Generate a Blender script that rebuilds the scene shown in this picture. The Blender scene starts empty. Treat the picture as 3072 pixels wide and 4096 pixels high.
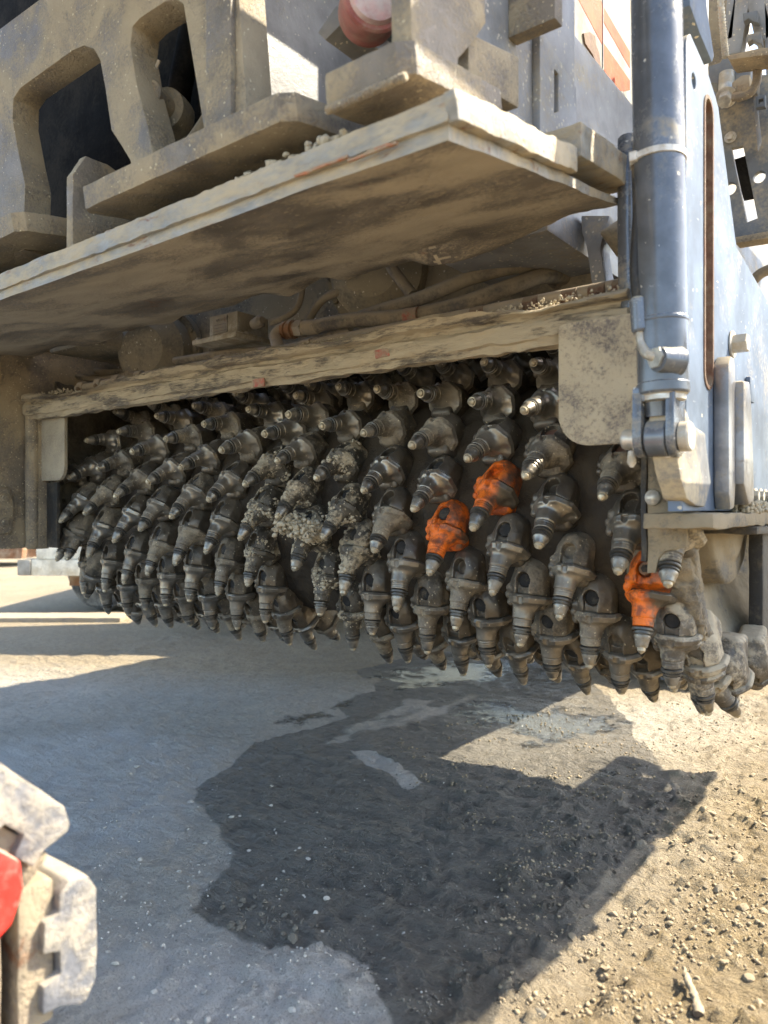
import bpy, bmesh, math, random
import numpy as np
from mathutils import Vector, Matrix
random.seed(7)
rng = np.random.default_rng(11)
R_ = math.radians
SC = bpy.context.scene
COL = SC.collection

# ------------------------------------------------------------------ camera, sky, sun, exposure
CAM_H = 0.85
YAW = R_(37.8)
cam = bpy.data.objects.new('camera', bpy.data.cameras.new('camera'))
COL.objects.link(cam)
cam.location = (0, 0, CAM_H)
cam.rotation_euler = (R_(90), 0, YAW)
cam.data.lens = 36 * 3000 / 4096
cam.data.sensor_width = 36
cam.data.shift_y = -12 / 4096
cam.data.clip_start = 0.05
cam.data.clip_end = 3000
cam.data.dof.use_dof = True
cam.data.dof.focus_distance = 2.05
cam.data.dof.aperture_fstop = 3.6
SC.camera = cam

TRAVEL = Vector((-0.63, -0.74, -1.0)).normalized()        # the way sunlight runs
SUN_EL = math.asin(-TRAVEL.z)
SUN_AZ = math.atan2(-TRAVEL.x, -TRAVEL.y)                 # clockwise from +Y
world = bpy.data.worlds.new('World'); SC.world = world
world.use_nodes = True
wn = world.node_tree
sky = wn.nodes.new('ShaderNodeTexSky'); sky.sky_type = 'NISHITA'; sky.sun_disc = False
sky.sun_elevation = SUN_EL; sky.sun_rotation = SUN_AZ; sky.dust_density = 1.3; sky.ozone_density = 0.5
bg = wn.nodes['Background']; bg.inputs['Strength'].default_value = 0.15
wn.links.new(sky.outputs['Color'], bg.inputs['Color'])
sun = bpy.data.objects.new('sun', bpy.data.lights.new('sun', 'SUN')); COL.objects.link(sun)
sun.data.energy = 4.6; sun.data.angle = R_(0.45); sun.data.color = (1.0, 0.90, 0.72)
sun.rotation_euler = TRAVEL.to_track_quat('-Z', 'Y').to_euler()
SC.view_settings.view_transform = 'Standard'; SC.view_settings.look = 'None'
SC.view_settings.exposure = 1.85; SC.view_settings.gamma = 1.0
SC.view_settings.use_curve_mapping = False
SC.cycles.max_bounces = 7; SC.cycles.diffuse_bounces = 5
SC.cycles.use_adaptive_sampling = True; SC.cycles.adaptive_threshold = 0.025
SC.cycles.use_denoising = True

# ------------------------------------------------------------------ survey: a sighting in the photo to metres
FW = Vector((-math.sin(YAW), math.cos(YAW), 0)); RT = Vector((math.cos(YAW), math.sin(YAW), 0))
def at(px, py, X=None, Y=None, Z=None, D=None):
    d = RT * ((px - 1536) / 3000) + FW
    d.z = -(py - 2036) / 3000
    if X is not None: t = X / d.x
    elif Y is not None: t = Y / d.y
    elif Z is not None: t = (Z - CAM_H) / d.z
    else: t = D
    return Vector((d.x * t, d.y * t, CAM_H + d.z * t))

# ------------------------------------------------------------------ numeric noise
_P = np.random.default_rng(3).random((64, 64, 64)).astype(np.float32)
def vnoise(p):
    p = np.asarray(p, dtype=np.float64)
    i = np.floor(p).astype(int); f = p - i; f = f * f * (3 - 2 * f)
    out = 0
    for dx in (0, 1):
        wx = f[..., 0] if dx else 1 - f[..., 0]
        for dy in (0, 1):
            wy = f[..., 1] if dy else 1 - f[..., 1]
            for dz in (0, 1):
                wz = f[..., 2] if dz else 1 - f[..., 2]
                out = out + wx * wy * wz * _P[(i[..., 0] + dx) % 64, (i[..., 1] + dy) % 64, (i[..., 2] + dz) % 64]
    return out * 2 - 1
def fbm(p, oct=4, gain=0.5):
    p = np.asarray(p, dtype=np.float64); a = 1.0; s = 0; t = 0
    for o in range(oct):
        s = s + a * vnoise(p * 2 ** o + 17.3 * o); t += a; a *= gain
    return s / t

# ------------------------------------------------------------------ object helpers
def tag(o, label=None, cat=None, group=None, kind=None):
    if label: o['label'] = label
    if cat: o['category'] = cat
    if group: o['group'] = group
    if kind: o['kind'] = kind
    return o
def thing(name, label, cat, loc=(0, 0, 0), group=None):
    o = bpy.data.objects.new(name, None); COL.objects.link(o)
    o.location = loc; o.empty_display_size = 0.05
    return tag(o, label, cat, group)
def put(name, me, mat, parent=None, label=None):
    """link a mesh given in world coordinates under a parent that has only a location"""
    o = bpy.data.objects.new(name, me); COL.objects.link(o)
    if mat is not None and not me.materials: me.materials.append(mat)
    if parent is not None:
        o.parent = parent
        loc = Vector((0, 0, 0)); p = parent
        while p is not None: loc += p.location; p = p.parent
        o.location = -loc
    if label: o['label'] = label
    return o
def finish(me, angle=35, smooth=True):
    if smooth:
        me.polygons.foreach_set('use_smooth', [True] * len(me.polygons))
        me.set_sharp_from_angle(angle=R_(angle))
    me.update(); return me
def mesh_from(v, f, smooth=True, angle=35):
    me = bpy.data.meshes.new('m'); me.from_pydata([tuple(x) for x in v], [], [tuple(int(i) for i in x) for x in f])
    return finish(me, angle, smooth)
def from_bm(bm, angle=35):
    bmesh.ops.recalc_face_normals(bm, faces=bm.faces[:])
    me = bpy.data.meshes.new('m'); bm.to_mesh(me); bm.free()
    return finish(me, angle)
def join(*ms):
    """several meshes of one piece into one"""
    bm = bmesh.new()
    for m in ms: bm.from_mesh(m)
    me = bpy.data.meshes.new('m'); bm.to_mesh(me); bm.free()
    return finish(me)
def box(x0, x1, y0, y1, z0, z1, bev=0.003, rot=None, seg=2):
    bm = bmesh.new(); bmesh.ops.create_cube(bm, size=1)
    for v in bm.verts:
        v.co = Vector(((x0 + x1) / 2 + v.co.x * (x1 - x0), (y0 + y1) / 2 + v.co.y * (y1 - y0), (z0 + z1) / 2 + v.co.z * (z1 - z0)))
    if bev: bmesh.ops.bevel(bm, geom=bm.edges[:], offset=bev, segments=seg, affect='EDGES', profile=0.6)
    if rot: bmesh.ops.transform(bm, matrix=rot, verts=bm.verts[:])
    return from_bm(bm)
def prism(pts, axis, d0, d1, bev=0.003, seg=2):
    """closed outline extruded along an axis. axis X: pts (y,z); Y: (x,z); Z: (x,y)"""
    bm = bmesh.new()
    def mk(a, b, d):
        return (d, a, b) if axis == 'X' else (a, d, b) if axis == 'Y' else (a, b, d)
    vs = [bm.verts.new(mk(a, b, d0)) for a, b in pts]
    f = bm.faces.new(vs)
    r = bmesh.ops.extrude_face_region(bm, geom=[f])
    nv = [g for g in r['geom'] if isinstance(g, bmesh.types.BMVert)]
    dv = Vector(mk(0, 0, d1 - d0)); 
    for v in nv: v.co += dv
    bmesh.ops.recalc_face_normals(bm, faces=bm.faces[:])
    if bev: bmesh.ops.bevel(bm, geom=bm.edges[:], offset=bev, segments=seg, affect='EDGES', profile=0.6, clamp_overlap=True)
    bmesh.ops.triangulate(bm, faces=[f for f in bm.faces if len(f.verts) > 4])
    return from_bm(bm)
def plate(outlines, axis, d0, d1, bev=0.002):
    """outline plus holes, through a filled 2D curve: real openings with real edges"""
    cu = bpy.data.curves.new('c', 'CURVE'); cu.dimensions = '2D'; cu.fill_mode = 'BOTH'
    for pts in outlines:
        s = cu.splines.new('POLY'); s.points.add(len(pts) - 1); s.use_cyclic_u = True
        for p, q in zip(s.points, pts): p.co = (q[0], q[1], 0, 1)
    t = abs(d1 - d0)
    cu.extrude = max(t / 2 - bev, 1e-4); cu.bevel_depth = bev; cu.bevel_resolution = 1; cu.offset = -bev
    ob = bpy.data.objects.new('tmp', cu); COL.objects.link(ob)
    dg = bpy.context.evaluated_depsgraph_get()
    me = bpy.data.meshes.new_from_object(ob.evaluated_get(dg))
    bpy.data.objects.remove(ob); bpy.data.curves.remove(cu)
    m = (d0 + d1) / 2
    M = {'X': Matrix(((0, 0, 1, m), (1, 0, 0, 0), (0, 1, 0, 0), (0, 0, 0, 1))),
         'Y': Matrix(((1, 0, 0, 0), (0, 0, -1, m), (0, 1, 0, 0), (0, 0, 0, 1))),
         'Z': Matrix(((1, 0, 0, 0), (0, 1, 0, 0), (0, 0, 1, m), (0, 0, 0, 1)))}[axis]
    me.transform(M); me.materials.clear()
    return finish(me, 30)
def smooth_path(pts, n=12):
    P = [Vector(p) for p in pts]
    if len(P) < 3: return P
    out = []
    Q = [P[0] * 2 - P[1]] + P + [P[-1] * 2 - P[-2]]
    for i in range(1, len(Q) - 2):
        a, b, c, d = Q[i - 1:i + 3]
        for k in range(n):
            t = k / n
            out.append(0.5 * ((2 * b) + (c - a) * t + (2 * a - 5 * b + 4 * c - d) * t * t + (3 * b - a - 3 * c + d) * t ** 3))
    out.append(P[-1]); return out
def tube(pts, r, seg=14, caps=True, n=12, rib=None):
    path = smooth_path(pts, n); v = []; f = []
    up = None
    for i, p in enumerate(path):
        t = (path[min(i + 1, len(path) - 1)] - path[max(i - 1, 0)]).normalized()
        if up is None:
            up = Vector((0, 0, 1)) if abs(t.z) < 0.9 else Vector((1, 0, 0))
        s = t.cross(up).normalized(); up = s.cross(t).normalized()
        rr = r[i * (len(r) - 1) // max(1, len(path) - 1)] if isinstance(r, (list, tuple)) else r
        if rib: rr *= 1 + rib * (1 if i % 2 else -1)
        for k in range(seg):
            a = 2 * math.pi * k / seg
            v.append(p + s * (math.cos(a) * rr) + up * (math.sin(a) * rr))
    L = len(path)
    for i in range(L - 1):
        for k in range(seg):
            f.append((i * seg + k, i * seg + (k + 1) % seg, (i + 1) * seg + (k + 1) % seg, (i + 1) * seg + k))
    if caps:
        f.append(tuple(range(seg))[::-1]); f.append(tuple((L - 1) * seg + k for k in range(seg)))
    return mesh_from(v, f, angle=50)
def lathe(prof, p0, axis, seg=24, angle=30):
    """profile (distance along the axis, radius) turned about an axis from p0"""
    ax = Vector(axis).normalized(); p0 = Vector(p0)
    s = ax.cross(Vector((0, 0, 1)) if abs(ax.z) < 0.9 else Vector((1, 0, 0))).normalized(); u = s.cross(ax)
    v = []; f = []
    for (d, r) in prof:
        for k in range(seg):
            a = 2 * math.pi * k / seg
            v.append(p0 + ax * d + (s * math.cos(a) + u * math.sin(a)) * max(r, 1e-5))
    for i in range(len(prof) - 1):
        for k in range(seg):
            f.append((i * seg + k, (i + 1) * seg + k, (i + 1) * seg + (k + 1) % seg, i * seg + (k + 1) % seg))
    f.append(tuple(range(seg))); f.append(tuple((len(prof) - 1) * seg + k for k in range(seg))[::-1])
    bm = bmesh.new(); me = mesh_from(v, f); bm.from_mesh(me)
    bmesh.ops.remove_doubles(bm, verts=bm.verts[:], dist=2e-5)
    return from_bm(bm, angle)
def bolt(p, axis, r=0.016, h=0.012, washer=True, seg=6):
    """hexagon head with washer"""
    prof = [(0.004 if washer else 0, r), (h, r), (h + 0.002, r * 0.88)]
    a = lathe(prof, p, axis, seg)
    if not washer: return a
    return join(lathe([(0, r * 1.45), (0.003, r * 1.45), (0.004, r * 1.35)], p, axis, 20), a)
def rough(me, amp, scale, seed=0, cuts=0, oct=4):
    """push the surface about by noise, for rust scale, dirt crusts and bent edges"""
    if cuts:
        bm = bmesh.new(); bm.from_mesh(me)
        bmesh.ops.triangulate(bm, faces=[f for f in bm.faces if len(f.verts) > 4])
        for _ in range(cuts):
            bmesh.ops.subdivide_edges(bm, edges=[e for e in bm.edges if e.calc_length() > 0.02], cuts=1, use_grid_fill=True)
        bm.to_mesh(me); bm.free()
    n = len(me.vertices); co = np.empty(n * 3); me.vertices.foreach_get('co', co); co = co.reshape(-1, 3)
    q = co * scale + seed * 7.7
    d = np.stack([fbm(q, oct), fbm(q + 31.7, oct), fbm(q + 63.1, oct)], -1)
    me.vertices.foreach_set('co', (co + d * amp).ravel()); me.update()
    return finish(me, 40)
def sweep(prof, x0, x1, n, amp=0.0, scale=20, seed=1, bend=None):
    """a closed (y,z) profile run along X with a worn, uneven surface"""
    pr = []
    for i in range(len(prof)):
        a = Vector(prof[i]); b = Vector(prof[(i + 1) % len(prof)]); k = max(1, int((b - a).length / 0.008))
        pr += [a + (b - a) * (j / k) for j in range(k)]
    m = len(pr); xs = np.linspace(x0, x1, n)
    V = np.zeros((n, m, 3)); V[:, :, 0] = xs[:, None]
    V[:, :, 1] = [p[0] for p in pr]; V[:, :, 2] = [p[1] for p in pr]
    if bend: V = bend(V)
    q = V * np.array([scale * 0.35, scale, scale]) + seed * 9.1
    V = V + np.stack([fbm(q, 4) * 0.3, fbm(q + 13, 4), fbm(q + 29, 4)], -1) * amp
    f = []
    for i in range(n - 1):
        for j in range(m): f.append((i * m + j, i * m + (j + 1) % m, (i + 1) * m + (j + 1) % m, (i + 1) * m + j))
    f.append(tuple(range(m))); f.append(tuple((n - 1) * m + j for j in range(m))[::-1])
    bm = bmesh.new(); me = mesh_from(V.reshape(-1, 3), f); bm.from_mesh(me)
    return from_bm(bm, 40)

# signed-distance modelling for the cast parts -----------------------------------------------
def smin(a, b, k):
    h = np.clip(0.5 + 0.5 * (b - a) / k, 0, 1); return b * (1 - h) + a * h - k * h * (1 - h)
def smax(a, b, k): return -smin(-a, -b, k)
def sd_box(x, y, z, c, h, r=0.0):
    q = np.stack([np.abs(x - c[0]) - h[0] + r, np.abs(y - c[1]) - h[1] + r, np.abs(z - c[2]) - h[2] + r], 0)
    return np.sqrt((np.maximum(q, 0) ** 2).sum(0)) + np.minimum(q.max(0), 0) - r
def sd_caps(x, y, z, a, b, r):
    a = np.array(a); b = np.array(b); ba = b - a
    px, py, pz = x - a[0], y - a[1], z - a[2]
    h = np.clip((px * ba[0] + py * ba[1] + pz * ba[2]) / ba.dot(ba), 0, 1)
    return np.sqrt((px - ba[0] * h) ** 2 + (py - ba[1] * h) ** 2 + (pz - ba[2] * h) ** 2) - r
def surface_net(fn, lo, hi, h):
    xs = [np.arange(lo[i], hi[i] + h, h) for i in range(3)]
    X, Y, Z = np.meshgrid(*xs, indexing='ij'); F = fn(X, Y, Z)
    S = F < 0
    n = [len(a) - 1 for a in xs]
    acc = np.zeros(n + [3]); cnt = np.zeros(n)
    corner = [(i, j, k) for i in (0, 1) for j in (0, 1) for k in (0, 1)]
    G = lambda A, c: A[c[0]:c[0] + n[0], c[1]:c[1] + n[1], c[2]:c[2] + n[2]]
    for a in corner:
        for ax in range(3):
            if a[ax]: continue
            b = list(a); b[ax] = 1
            fa, fb = G(F, a), G(F, b); m = (fa < 0) != (fb < 0)
            t = np.where(m, fa / np.where(m, fa - fb, 1), 0)
            for d in range(3):
                acc[..., d] += np.where(m, a[d] + (t if d == ax else 0), 0)
            cnt += m
    act = cnt > 0; idx = -np.ones(n, int); idx[act] = np.arange(act.sum())
    ijk = np.argwhere(act); V = (ijk + acc[act] / cnt[act][:, None]) * h + np.array([a[0] for a in xs])
    faces = []
    for ax in range(3):
        sl = [slice(1, n[d]) for d in range(3)]; sl[ax] = slice(0, n[ax])
        s0 = S[tuple(sl)]; s2 = list(sl); s2[ax] = slice(1, n[ax] + 1); s1 = S[tuple(s2)]
        e = np.argwhere(s0 != s1); o = [0, 0, 0]
        base = e.copy()
        for d in range(3):
            if d != ax: base[:, d] += 1
        u, w = [d for d in range(3) if d != ax]
        def at_(du, dw):
            q = base.copy(); q[:, u] -= du; q[:, w] -= dw
            return idx[q[:, 0], q[:, 1], q[:, 2]]
        quad = np.stack([at_(0, 0), at_(1, 0), at_(1, 1), at_(0, 1)], 1)
        faces.append(quad[(quad >= 0).all(1)])
    bm = bmesh.new(); me = bpy.data.meshes.new('m')
    me.from_pydata(V.tolist(), [], np.concatenate(faces).tolist()); bm.from_mesh(me)
    return from_bm(bm, 60)

# ------------------------------------------------------------------ materials
class NT:
    def __init__(s, name):
        s.m = bpy.data.materials.new(name); s.m.use_nodes = True; s.t = s.m.node_tree
        s.b = s.t.nodes['Principled BSDF']
    def n(s, kind, **kw):
        o = s.t.nodes.new(kind)
        for k, v in kw.items():
            if k.startswith('i_'):
                key = k[2:]; key = int(key) if key.isdigit() else key.replace('_', ' ')
                s.put(o.inputs[key], v)
            else: setattr(o, k, v)
        return o
    def put(s, sock, v):
        if isinstance(v, bpy.types.NodeSocket): s.t.links.new(v, sock)
        elif isinstance(v, tuple) and len(v) == 3 and sock.type == 'RGBA': sock.default_value = (*v, 1)
        else: sock.default_value = v
    def math(s, op, a, b=0.5, clamp=False):
        o = s.n('ShaderNodeMath', operation=op, use_clamp=clamp); s.put(o.inputs[0], a); s.put(o.inputs[1], b); return o.outputs[0]
    def mix(s, fac, a, b, blend='MIX'):
        o = s.n('ShaderNodeMix', data_type='RGBA', blend_type=blend)
        s.put(o.inputs[0], fac); s.put(o.inputs[6], a); s.put(o.inputs[7], b); return o.outputs[2]
    def mixf(s, fac, a, b):
        o = s.n('ShaderNodeMix', data_type='FLOAT'); s.put(o.inputs[0], fac); s.put(o.inputs[2], a); s.put(o.inputs[3], b); return o.outputs[0]
    def noise(s, vec, scale, detail=6, rough=0.6, dist=0.0):
        o = s.n('ShaderNodeTexNoise'); s.put(o.inputs['Vector'], vec)
        o.inputs['Scale'].default_value = scale; o.inputs['Detail'].default_value = detail
        o.inputs['Roughness'].default_value = rough; o.inputs['Distortion'].default_value = dist
        return o.outputs['Fac']
    def step(s, v, lo, hi):
        o = s.n('ShaderNodeMapRange', interpolation_type='SMOOTHSTEP'); s.put(o.inputs[0], v)
        s.put(o.inputs[1], lo); s.put(o.inputs[2], hi); return o.outputs[0]
    def vec(s, stretch=(1, 1, 1), rand=True):
        tc = s.n('ShaderNodeTexCoord'); mp = s.n('ShaderNodeMapping'); mp.inputs['Scale'].default_value = stretch
        v = tc.outputs['Object']
        if rand:
            oi = s.n('ShaderNodeObjectInfo'); va = s.n('ShaderNodeVectorMath', operation='MULTIPLY_ADD')
            s.put(va.inputs[0], oi.outputs['Random']); va.inputs[1].default_value = (37, 53, 71); s.put(va.inputs[2], v); v = va.outputs[0]
            s.rnd = oi.outputs['Random']
        s.put(mp.inputs['Vector'], v); return mp.outputs[0]
    def bump(s, h, strength=0.3, dist=0.004, prev=None):
        o = s.n('ShaderNodeBump'); o.inputs['Strength'].default_value = strength; o.inputs['Distance'].default_value = dist
        s.put(o.inputs['Height'], h)
        if prev is not None: s.put(o.inputs['Normal'], prev)
        s.put(s.b.inputs['Normal'], o.outputs[0]); return o.outputs[0]

DUST = (0.42, 0.35, 0.24)
def dusty(name, base, dust=DUST, amt=0.5, scale=7, rough=0.5, metal=0.0, spots=0.0, spot_col=(0.55, 0.50, 0.40),
          spot_scale=130, bump=0.35, rust=0.0, top=0.35, soft=0.16, stretch=(1, 1, 1), dust2=None, scratch=0.0, grit=90, edge=0.0, edge_col=(0.48, 0.43, 0.35), spec=0.5):
    t = NT(name); v = t.vec(stretch)
    big = t.noise(v, scale, 7, 0.62, 0.4); fine = t.noise(v, grit, 4, 0.7)
    geo = t.n('ShaderNodeNewGeometry'); sx = t.n('ShaderNodeSeparateXYZ'); t.put(sx.inputs[0], geo.outputs['Normal'])
    up = t.math('MULTIPLY', t.math('MAXIMUM', sx.outputs[2], 0.0), top)
    m = t.math('ADD', t.math('ADD', big, t.math('MULTIPLY', t.math('SUBTRACT', fine, 0.5), 0.45)), up)
    thr = 0.78 - 0.56 * amt
    mask = t.step(m, thr - soft, thr + soft)
    tone = t.noise(v, scale * 2.3, 5)
    col = t.mix(t.step(tone, 0.3, 0.7), tuple(c * 0.75 for c in base), tuple(min(1, c * 1.25) for c in base))
    if rust:
        rm = t.step(t.noise(v, scale * 1.7, 8, 0.7, 0.8), 0.66 - rust * 0.3, 0.74 - rust * 0.3)
        col = t.mix(rm, col, t.mix(fine, (0.10, 0.035, 0.015), (0.25, 0.10, 0.04)))
    d = t.mix(t.noise(v, scale * 3.1, 5), tuple(c * 0.72 for c in dust), tuple(min(1, c * 1.18) for c in dust))
    col = t.mix(mask, col, d)
    ro = t.mixf(mask, rough, 0.92)
    me_ = t.mixf(mask, metal, 0.0)
    if spots:
        vo = t.n('ShaderNodeTexVoronoi', feature='F1'); 
        wob = t.n('ShaderNodeVectorMath', operation='MULTIPLY_ADD'); nz = t.n('ShaderNodeTexNoise'); t.put(nz.inputs['Vector'], v); nz.inputs['Scale'].default_value = spot_scale * 0.8
        t.put(wob.inputs[0], nz.outputs['Color']); wob.inputs[1].default_value = (1.1 / spot_scale,) * 3; t.put(wob.inputs[2], v)
        t.put(vo.inputs['Vector'], wob.outputs[0]); vo.inputs['Scale'].default_value = spot_scale
        sc_ = t.n('ShaderNodeSeparateColor'); t.put(sc_.inputs[0], vo.outputs['Color'])
        rad = t.math('MULTIPLY', t.step(sc_.outputs[0], 1 - spots, 1.0), 0.42)
        sm = t.math('LESS_THAN', vo.outputs['Distance'], rad)
        col = t.mix(sm, col, spot_col); ro = t.mixf(sm, ro, 0.9); me_ = t.mixf(sm, me_, 0.0)
    if edge:
        em = t.math('MULTIPLY', t.step(t.math('ADD', geo.outputs['Pointiness'], t.math('MULTIPLY', t.math('SUBTRACT', tone, 0.5), 0.06)), 0.515, 0.60), edge)
        col = t.mix(em, col, edge_col); ro = t.mixf(em, ro, 0.34); me_ = t.mixf(em, me_, 0.7)
    if scratch:
        v2 = t.vec((3, 3, 60)); v3 = t.n('ShaderNodeMapping'); t.put(v3.inputs[0], v2); v3.inputs['Rotation'].default_value = (0.5, 0.4, 0.3)
        sm = t.math('GREATER_THAN', t.noise(v3.outputs[0], 9, 3, 0.5), 1 - 0.36 * scratch - 0.1)
        col = t.mix(sm, col, (0.75, 0.74, 0.70))
    t.put(t.b.inputs['Base Color'], col); t.put(t.b.inputs['Roughness'], ro); t.put(t.b.inputs['Metallic'], me_)
    t.b.inputs['Specular IOR Level'].default_value = spec
    t.bump(t.math('ADD', t.math('MULTIPLY', mask, 0.5), t.math('MULTIPLY', fine, 0.7)), bump, 0.003)
    return t.m
M = {}
M['scraper'] = dusty('scraper_paint', (0.17, 0.16, 0.14), amt=0.66, scale=5, spots=0.16, rust=0.1, dust=(0.36, 0.29, 0.19))
M['frame'] = dusty('frame_paint', (0.175, 0.145, 0.11), amt=0.52, scale=6, grit=150, bump=0.8, soft=0.11, spots=0.10, spot_col=(0.55, 0.47, 0.32), dust=(0.36, 0.29, 0.19), spot_scale=190)
M['bluegrey'] = dusty('blue_grey_paint', (0.225, 0.225, 0.225), amt=0.22, scale=5, spots=0.2, rough=0.38, top=0.5)
M['plate_under'] = dusty('worn_plate', (0.15, 0.128, 0.104), amt=0.54, scale=4.5, stretch=(0.75, 1.3, 1.3), spots=0.16, spot_scale=170, rust=0.16, soft=0.10, grit=150, bump=0.7, rough=0.5, metal=0.1, dust=(0.40, 0.335, 0.24), spot_col=(0.4, 0.34, 0.24))
M['edge'] = dusty('worn_edge', (0.27, 0.26, 0.23), amt=0.5, scale=14, stretch=(0.4, 1, 1), rust=0.3, dust=(0.46, 0.38, 0.26), bump=0.8)
M['inner'] = dusty('inner_wall', (0.10, 0.092, 0.078), amt=0.62, scale=5, dust=(0.30, 0.25, 0.17), spots=0.1, rough=0.7)
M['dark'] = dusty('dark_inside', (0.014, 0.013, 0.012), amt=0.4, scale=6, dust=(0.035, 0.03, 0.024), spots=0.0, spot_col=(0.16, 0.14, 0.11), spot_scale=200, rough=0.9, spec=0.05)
M['bar'] = dusty('bar_crust', (0.085, 0.066, 0.048), amt=0.60, scale=20, stretch=(0.25, 1.5, 1.5), dust=(0.40, 0.325, 0.215), bump=1.0, rust=0.15, soft=0.10, grit=170)
M['hose'] = dusty('dusty_hose', (0.08, 0.07, 0.06), amt=0.62, scale=9, dust=(0.27, 0.22, 0.15), rough=0.7)
M['pipe'] = dusty('dusty_pipe', (0.24, 0.21, 0.17), amt=0.5, scale=10, dust=(0.32, 0.26, 0.18), rust=0.2)
M['rustband'] = dusty('rusty_band', (0.12, 0.06, 0.035), amt=0.4, scale=20, dust=(0.2, 0.15, 0.1), rough=0.8)
M['redmark'] = dusty('red_mark', (0.38, 0.06, 0.045), amt=0.58, scale=34, dust=(0.3, 0.22, 0.15), rough=0.8)
M['boxpaint'] = dusty('box_paint', (0.42, 0.38, 0.30), amt=0.5, scale=9, dust=(0.30, 0.25, 0.17))
M['ink'] = dusty('faded_ink', (0.10, 0.09, 0.08), amt=0.35, scale=30, dust=(0.25, 0.2, 0.15))
M['flap'] = dusty('dusty_flap', (0.15, 0.125, 0.11), amt=0.56, scale=3.2, soft=0.09, dust=(0.46, 0.38, 0.26), rough=0.8, bump=0.8, grit=150)
M['flap2'] = dusty('dusty_flap_far', (0.22, 0.19, 0.16), amt=0.62, scale=4, soft=0.12, dust=(0.42, 0.36, 0.26), rough=0.8, bump=0.7, grit=150)
M['steel_grey'] = dusty('grey_cylinder_paint', (0.13, 0.14, 0.155), amt=0.14, scale=6, rough=0.24, metal=0.3, spots=0.025, spot_col=(0.6, 0.56, 0.48), bump=0.08, top=0.3)
M['sideplate'] = dusty('blue_side_plate', (0.115, 0.15, 0.205), amt=0.16, scale=4, rough=0.58, metal=0.0, spec=0.22, spots=0.14, spot_scale=90, scratch=0.45, bump=0.12, dust=(0.55, 0.47, 0.34))
M['sidelow'] = dusty('dusty_side_plate', (0.17, 0.175, 0.185), amt=0.40, scale=5, rough=0.6, metal=0.0, spec=0.25, scratch=0.5, bump=0.3, dust=(0.50, 0.42, 0.29))
M['wearbar'] = dusty('grey_wear_bar', (0.25, 0.25, 0.26), amt=0.25, scale=6, rough=0.35, metal=0.6)
M['zinc'] = dusty('zinc_bolt', (0.50, 0.48, 0.43), amt=0.35, scale=20, rough=0.35, metal=0.7, dust=(0.45, 0.38, 0.28), bump=0.2)
M['tie'] = dusty('cable_tie', (0.62, 0.60, 0.55), amt=0.3, scale=20, rough=0.5)
M['crust'] = dusty('dry_mud', (0.40, 0.335, 0.235), amt=0.6, scale=12, dust=(0.50, 0.43, 0.31), rough=0.95, bump=1.0)
M['crust_dark'] = dusty('damp_mud', (0.075, 0.062, 0.045), amt=0.5, scale=14, dust=(0.15, 0.125, 0.085), rough=0.85, bump=1.0)
M['enddust'] = dusty('caked_end', (0.13, 0.12, 0.105), amt=0.62, scale=7, dust=(0.29, 0.235, 0.155), rough=0.7, bump=1.0, soft=0.12, grit=120)
M['drum'] = dusty('drum_steel', (0.028, 0.021, 0.014), amt=0.40, scale=7, dust=(0.062, 0.047, 0.030), rough=0.7, metal=0.1, bump=0.9)
M['holder'] = dusty('holder_steel', (0.125, 0.105, 0.080), amt=0.24, scale=10, dust=(0.17, 0.14, 0.098), rough=0.37, metal=0.5, spots=0.05, spot_scale=230, spot_col=(0.45, 0.38, 0.26), bump=0.18, top=0.1, grit=160, edge=0.6, edge_col=(0.30, 0.26, 0.205))
M['upper'] = dusty('upper_holder_steel', (0.215, 0.188, 0.148), amt=0.26, scale=11, dust=(0.24, 0.20, 0.145), rough=0.33, metal=0.6, spots=0.05, spot_scale=230, spot_col=(0.48, 0.41, 0.29), bump=0.14, top=0.1, grit=160, edge=0.8)
M['holder_b'] = dusty('holder_steel_dusty', (0.10, 0.086, 0.066), amt=0.42, scale=13, dust=(0.24, 0.195, 0.135), rough=0.45, metal=0.4, spots=0.12, spot_scale=200, spot_col=(0.45, 0.38, 0.26), bump=0.4, top=0.1, grit=160, edge=0.5, edge_col=(0.26, 0.22, 0.17), soft=0.10)
M['upper_b'] = dusty('upper_holder_dusty', (0.15, 0.128, 0.098), amt=0.44, scale=14, dust=(0.30, 0.25, 0.175), rough=0.42, metal=0.45, spots=0.12, spot_scale=200, spot_col=(0.48, 0.41, 0.29), bump=0.4, top=0.1, grit=160, edge=0.7, soft=0.10)
M['upper_c'] = dusty('upper_holder_rubbed', (0.25, 0.225, 0.185), amt=0.18, scale=16, dust=(0.22, 0.18, 0.13), rough=0.28, metal=0.75, spots=0.04, spot_scale=230, bump=0.2, top=0.1, rust=0.12, edge=0.9)
M['holder_dusty'] = dusty('holder_caked', (0.09, 0.078, 0.06), amt=0.34, scale=14, dust=(0.42, 0.35, 0.24), rough=0.5, metal=0.4, spots=0.30, spot_scale=160, spot_col=(0.50, 0.43, 0.31), bump=0.8, top=0.1, soft=0.08)
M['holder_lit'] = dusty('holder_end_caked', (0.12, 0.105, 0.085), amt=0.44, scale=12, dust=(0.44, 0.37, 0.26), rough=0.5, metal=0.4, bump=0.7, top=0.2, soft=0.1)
M['pick'] = dusty('pick_steel', (0.26, 0.24, 0.205), amt=0.30, scale=26, dust=(0.26, 0.215, 0.15), rough=0.36, metal=0.85, spots=0.1, spot_scale=250, bump=0.2, rust=0.12, top=0.1)
M['carbide'] = dusty('carbide_tip', (0.46, 0.40, 0.29), amt=0.3, scale=40, rough=0.35, metal=0.6, bump=0.2)
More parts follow.
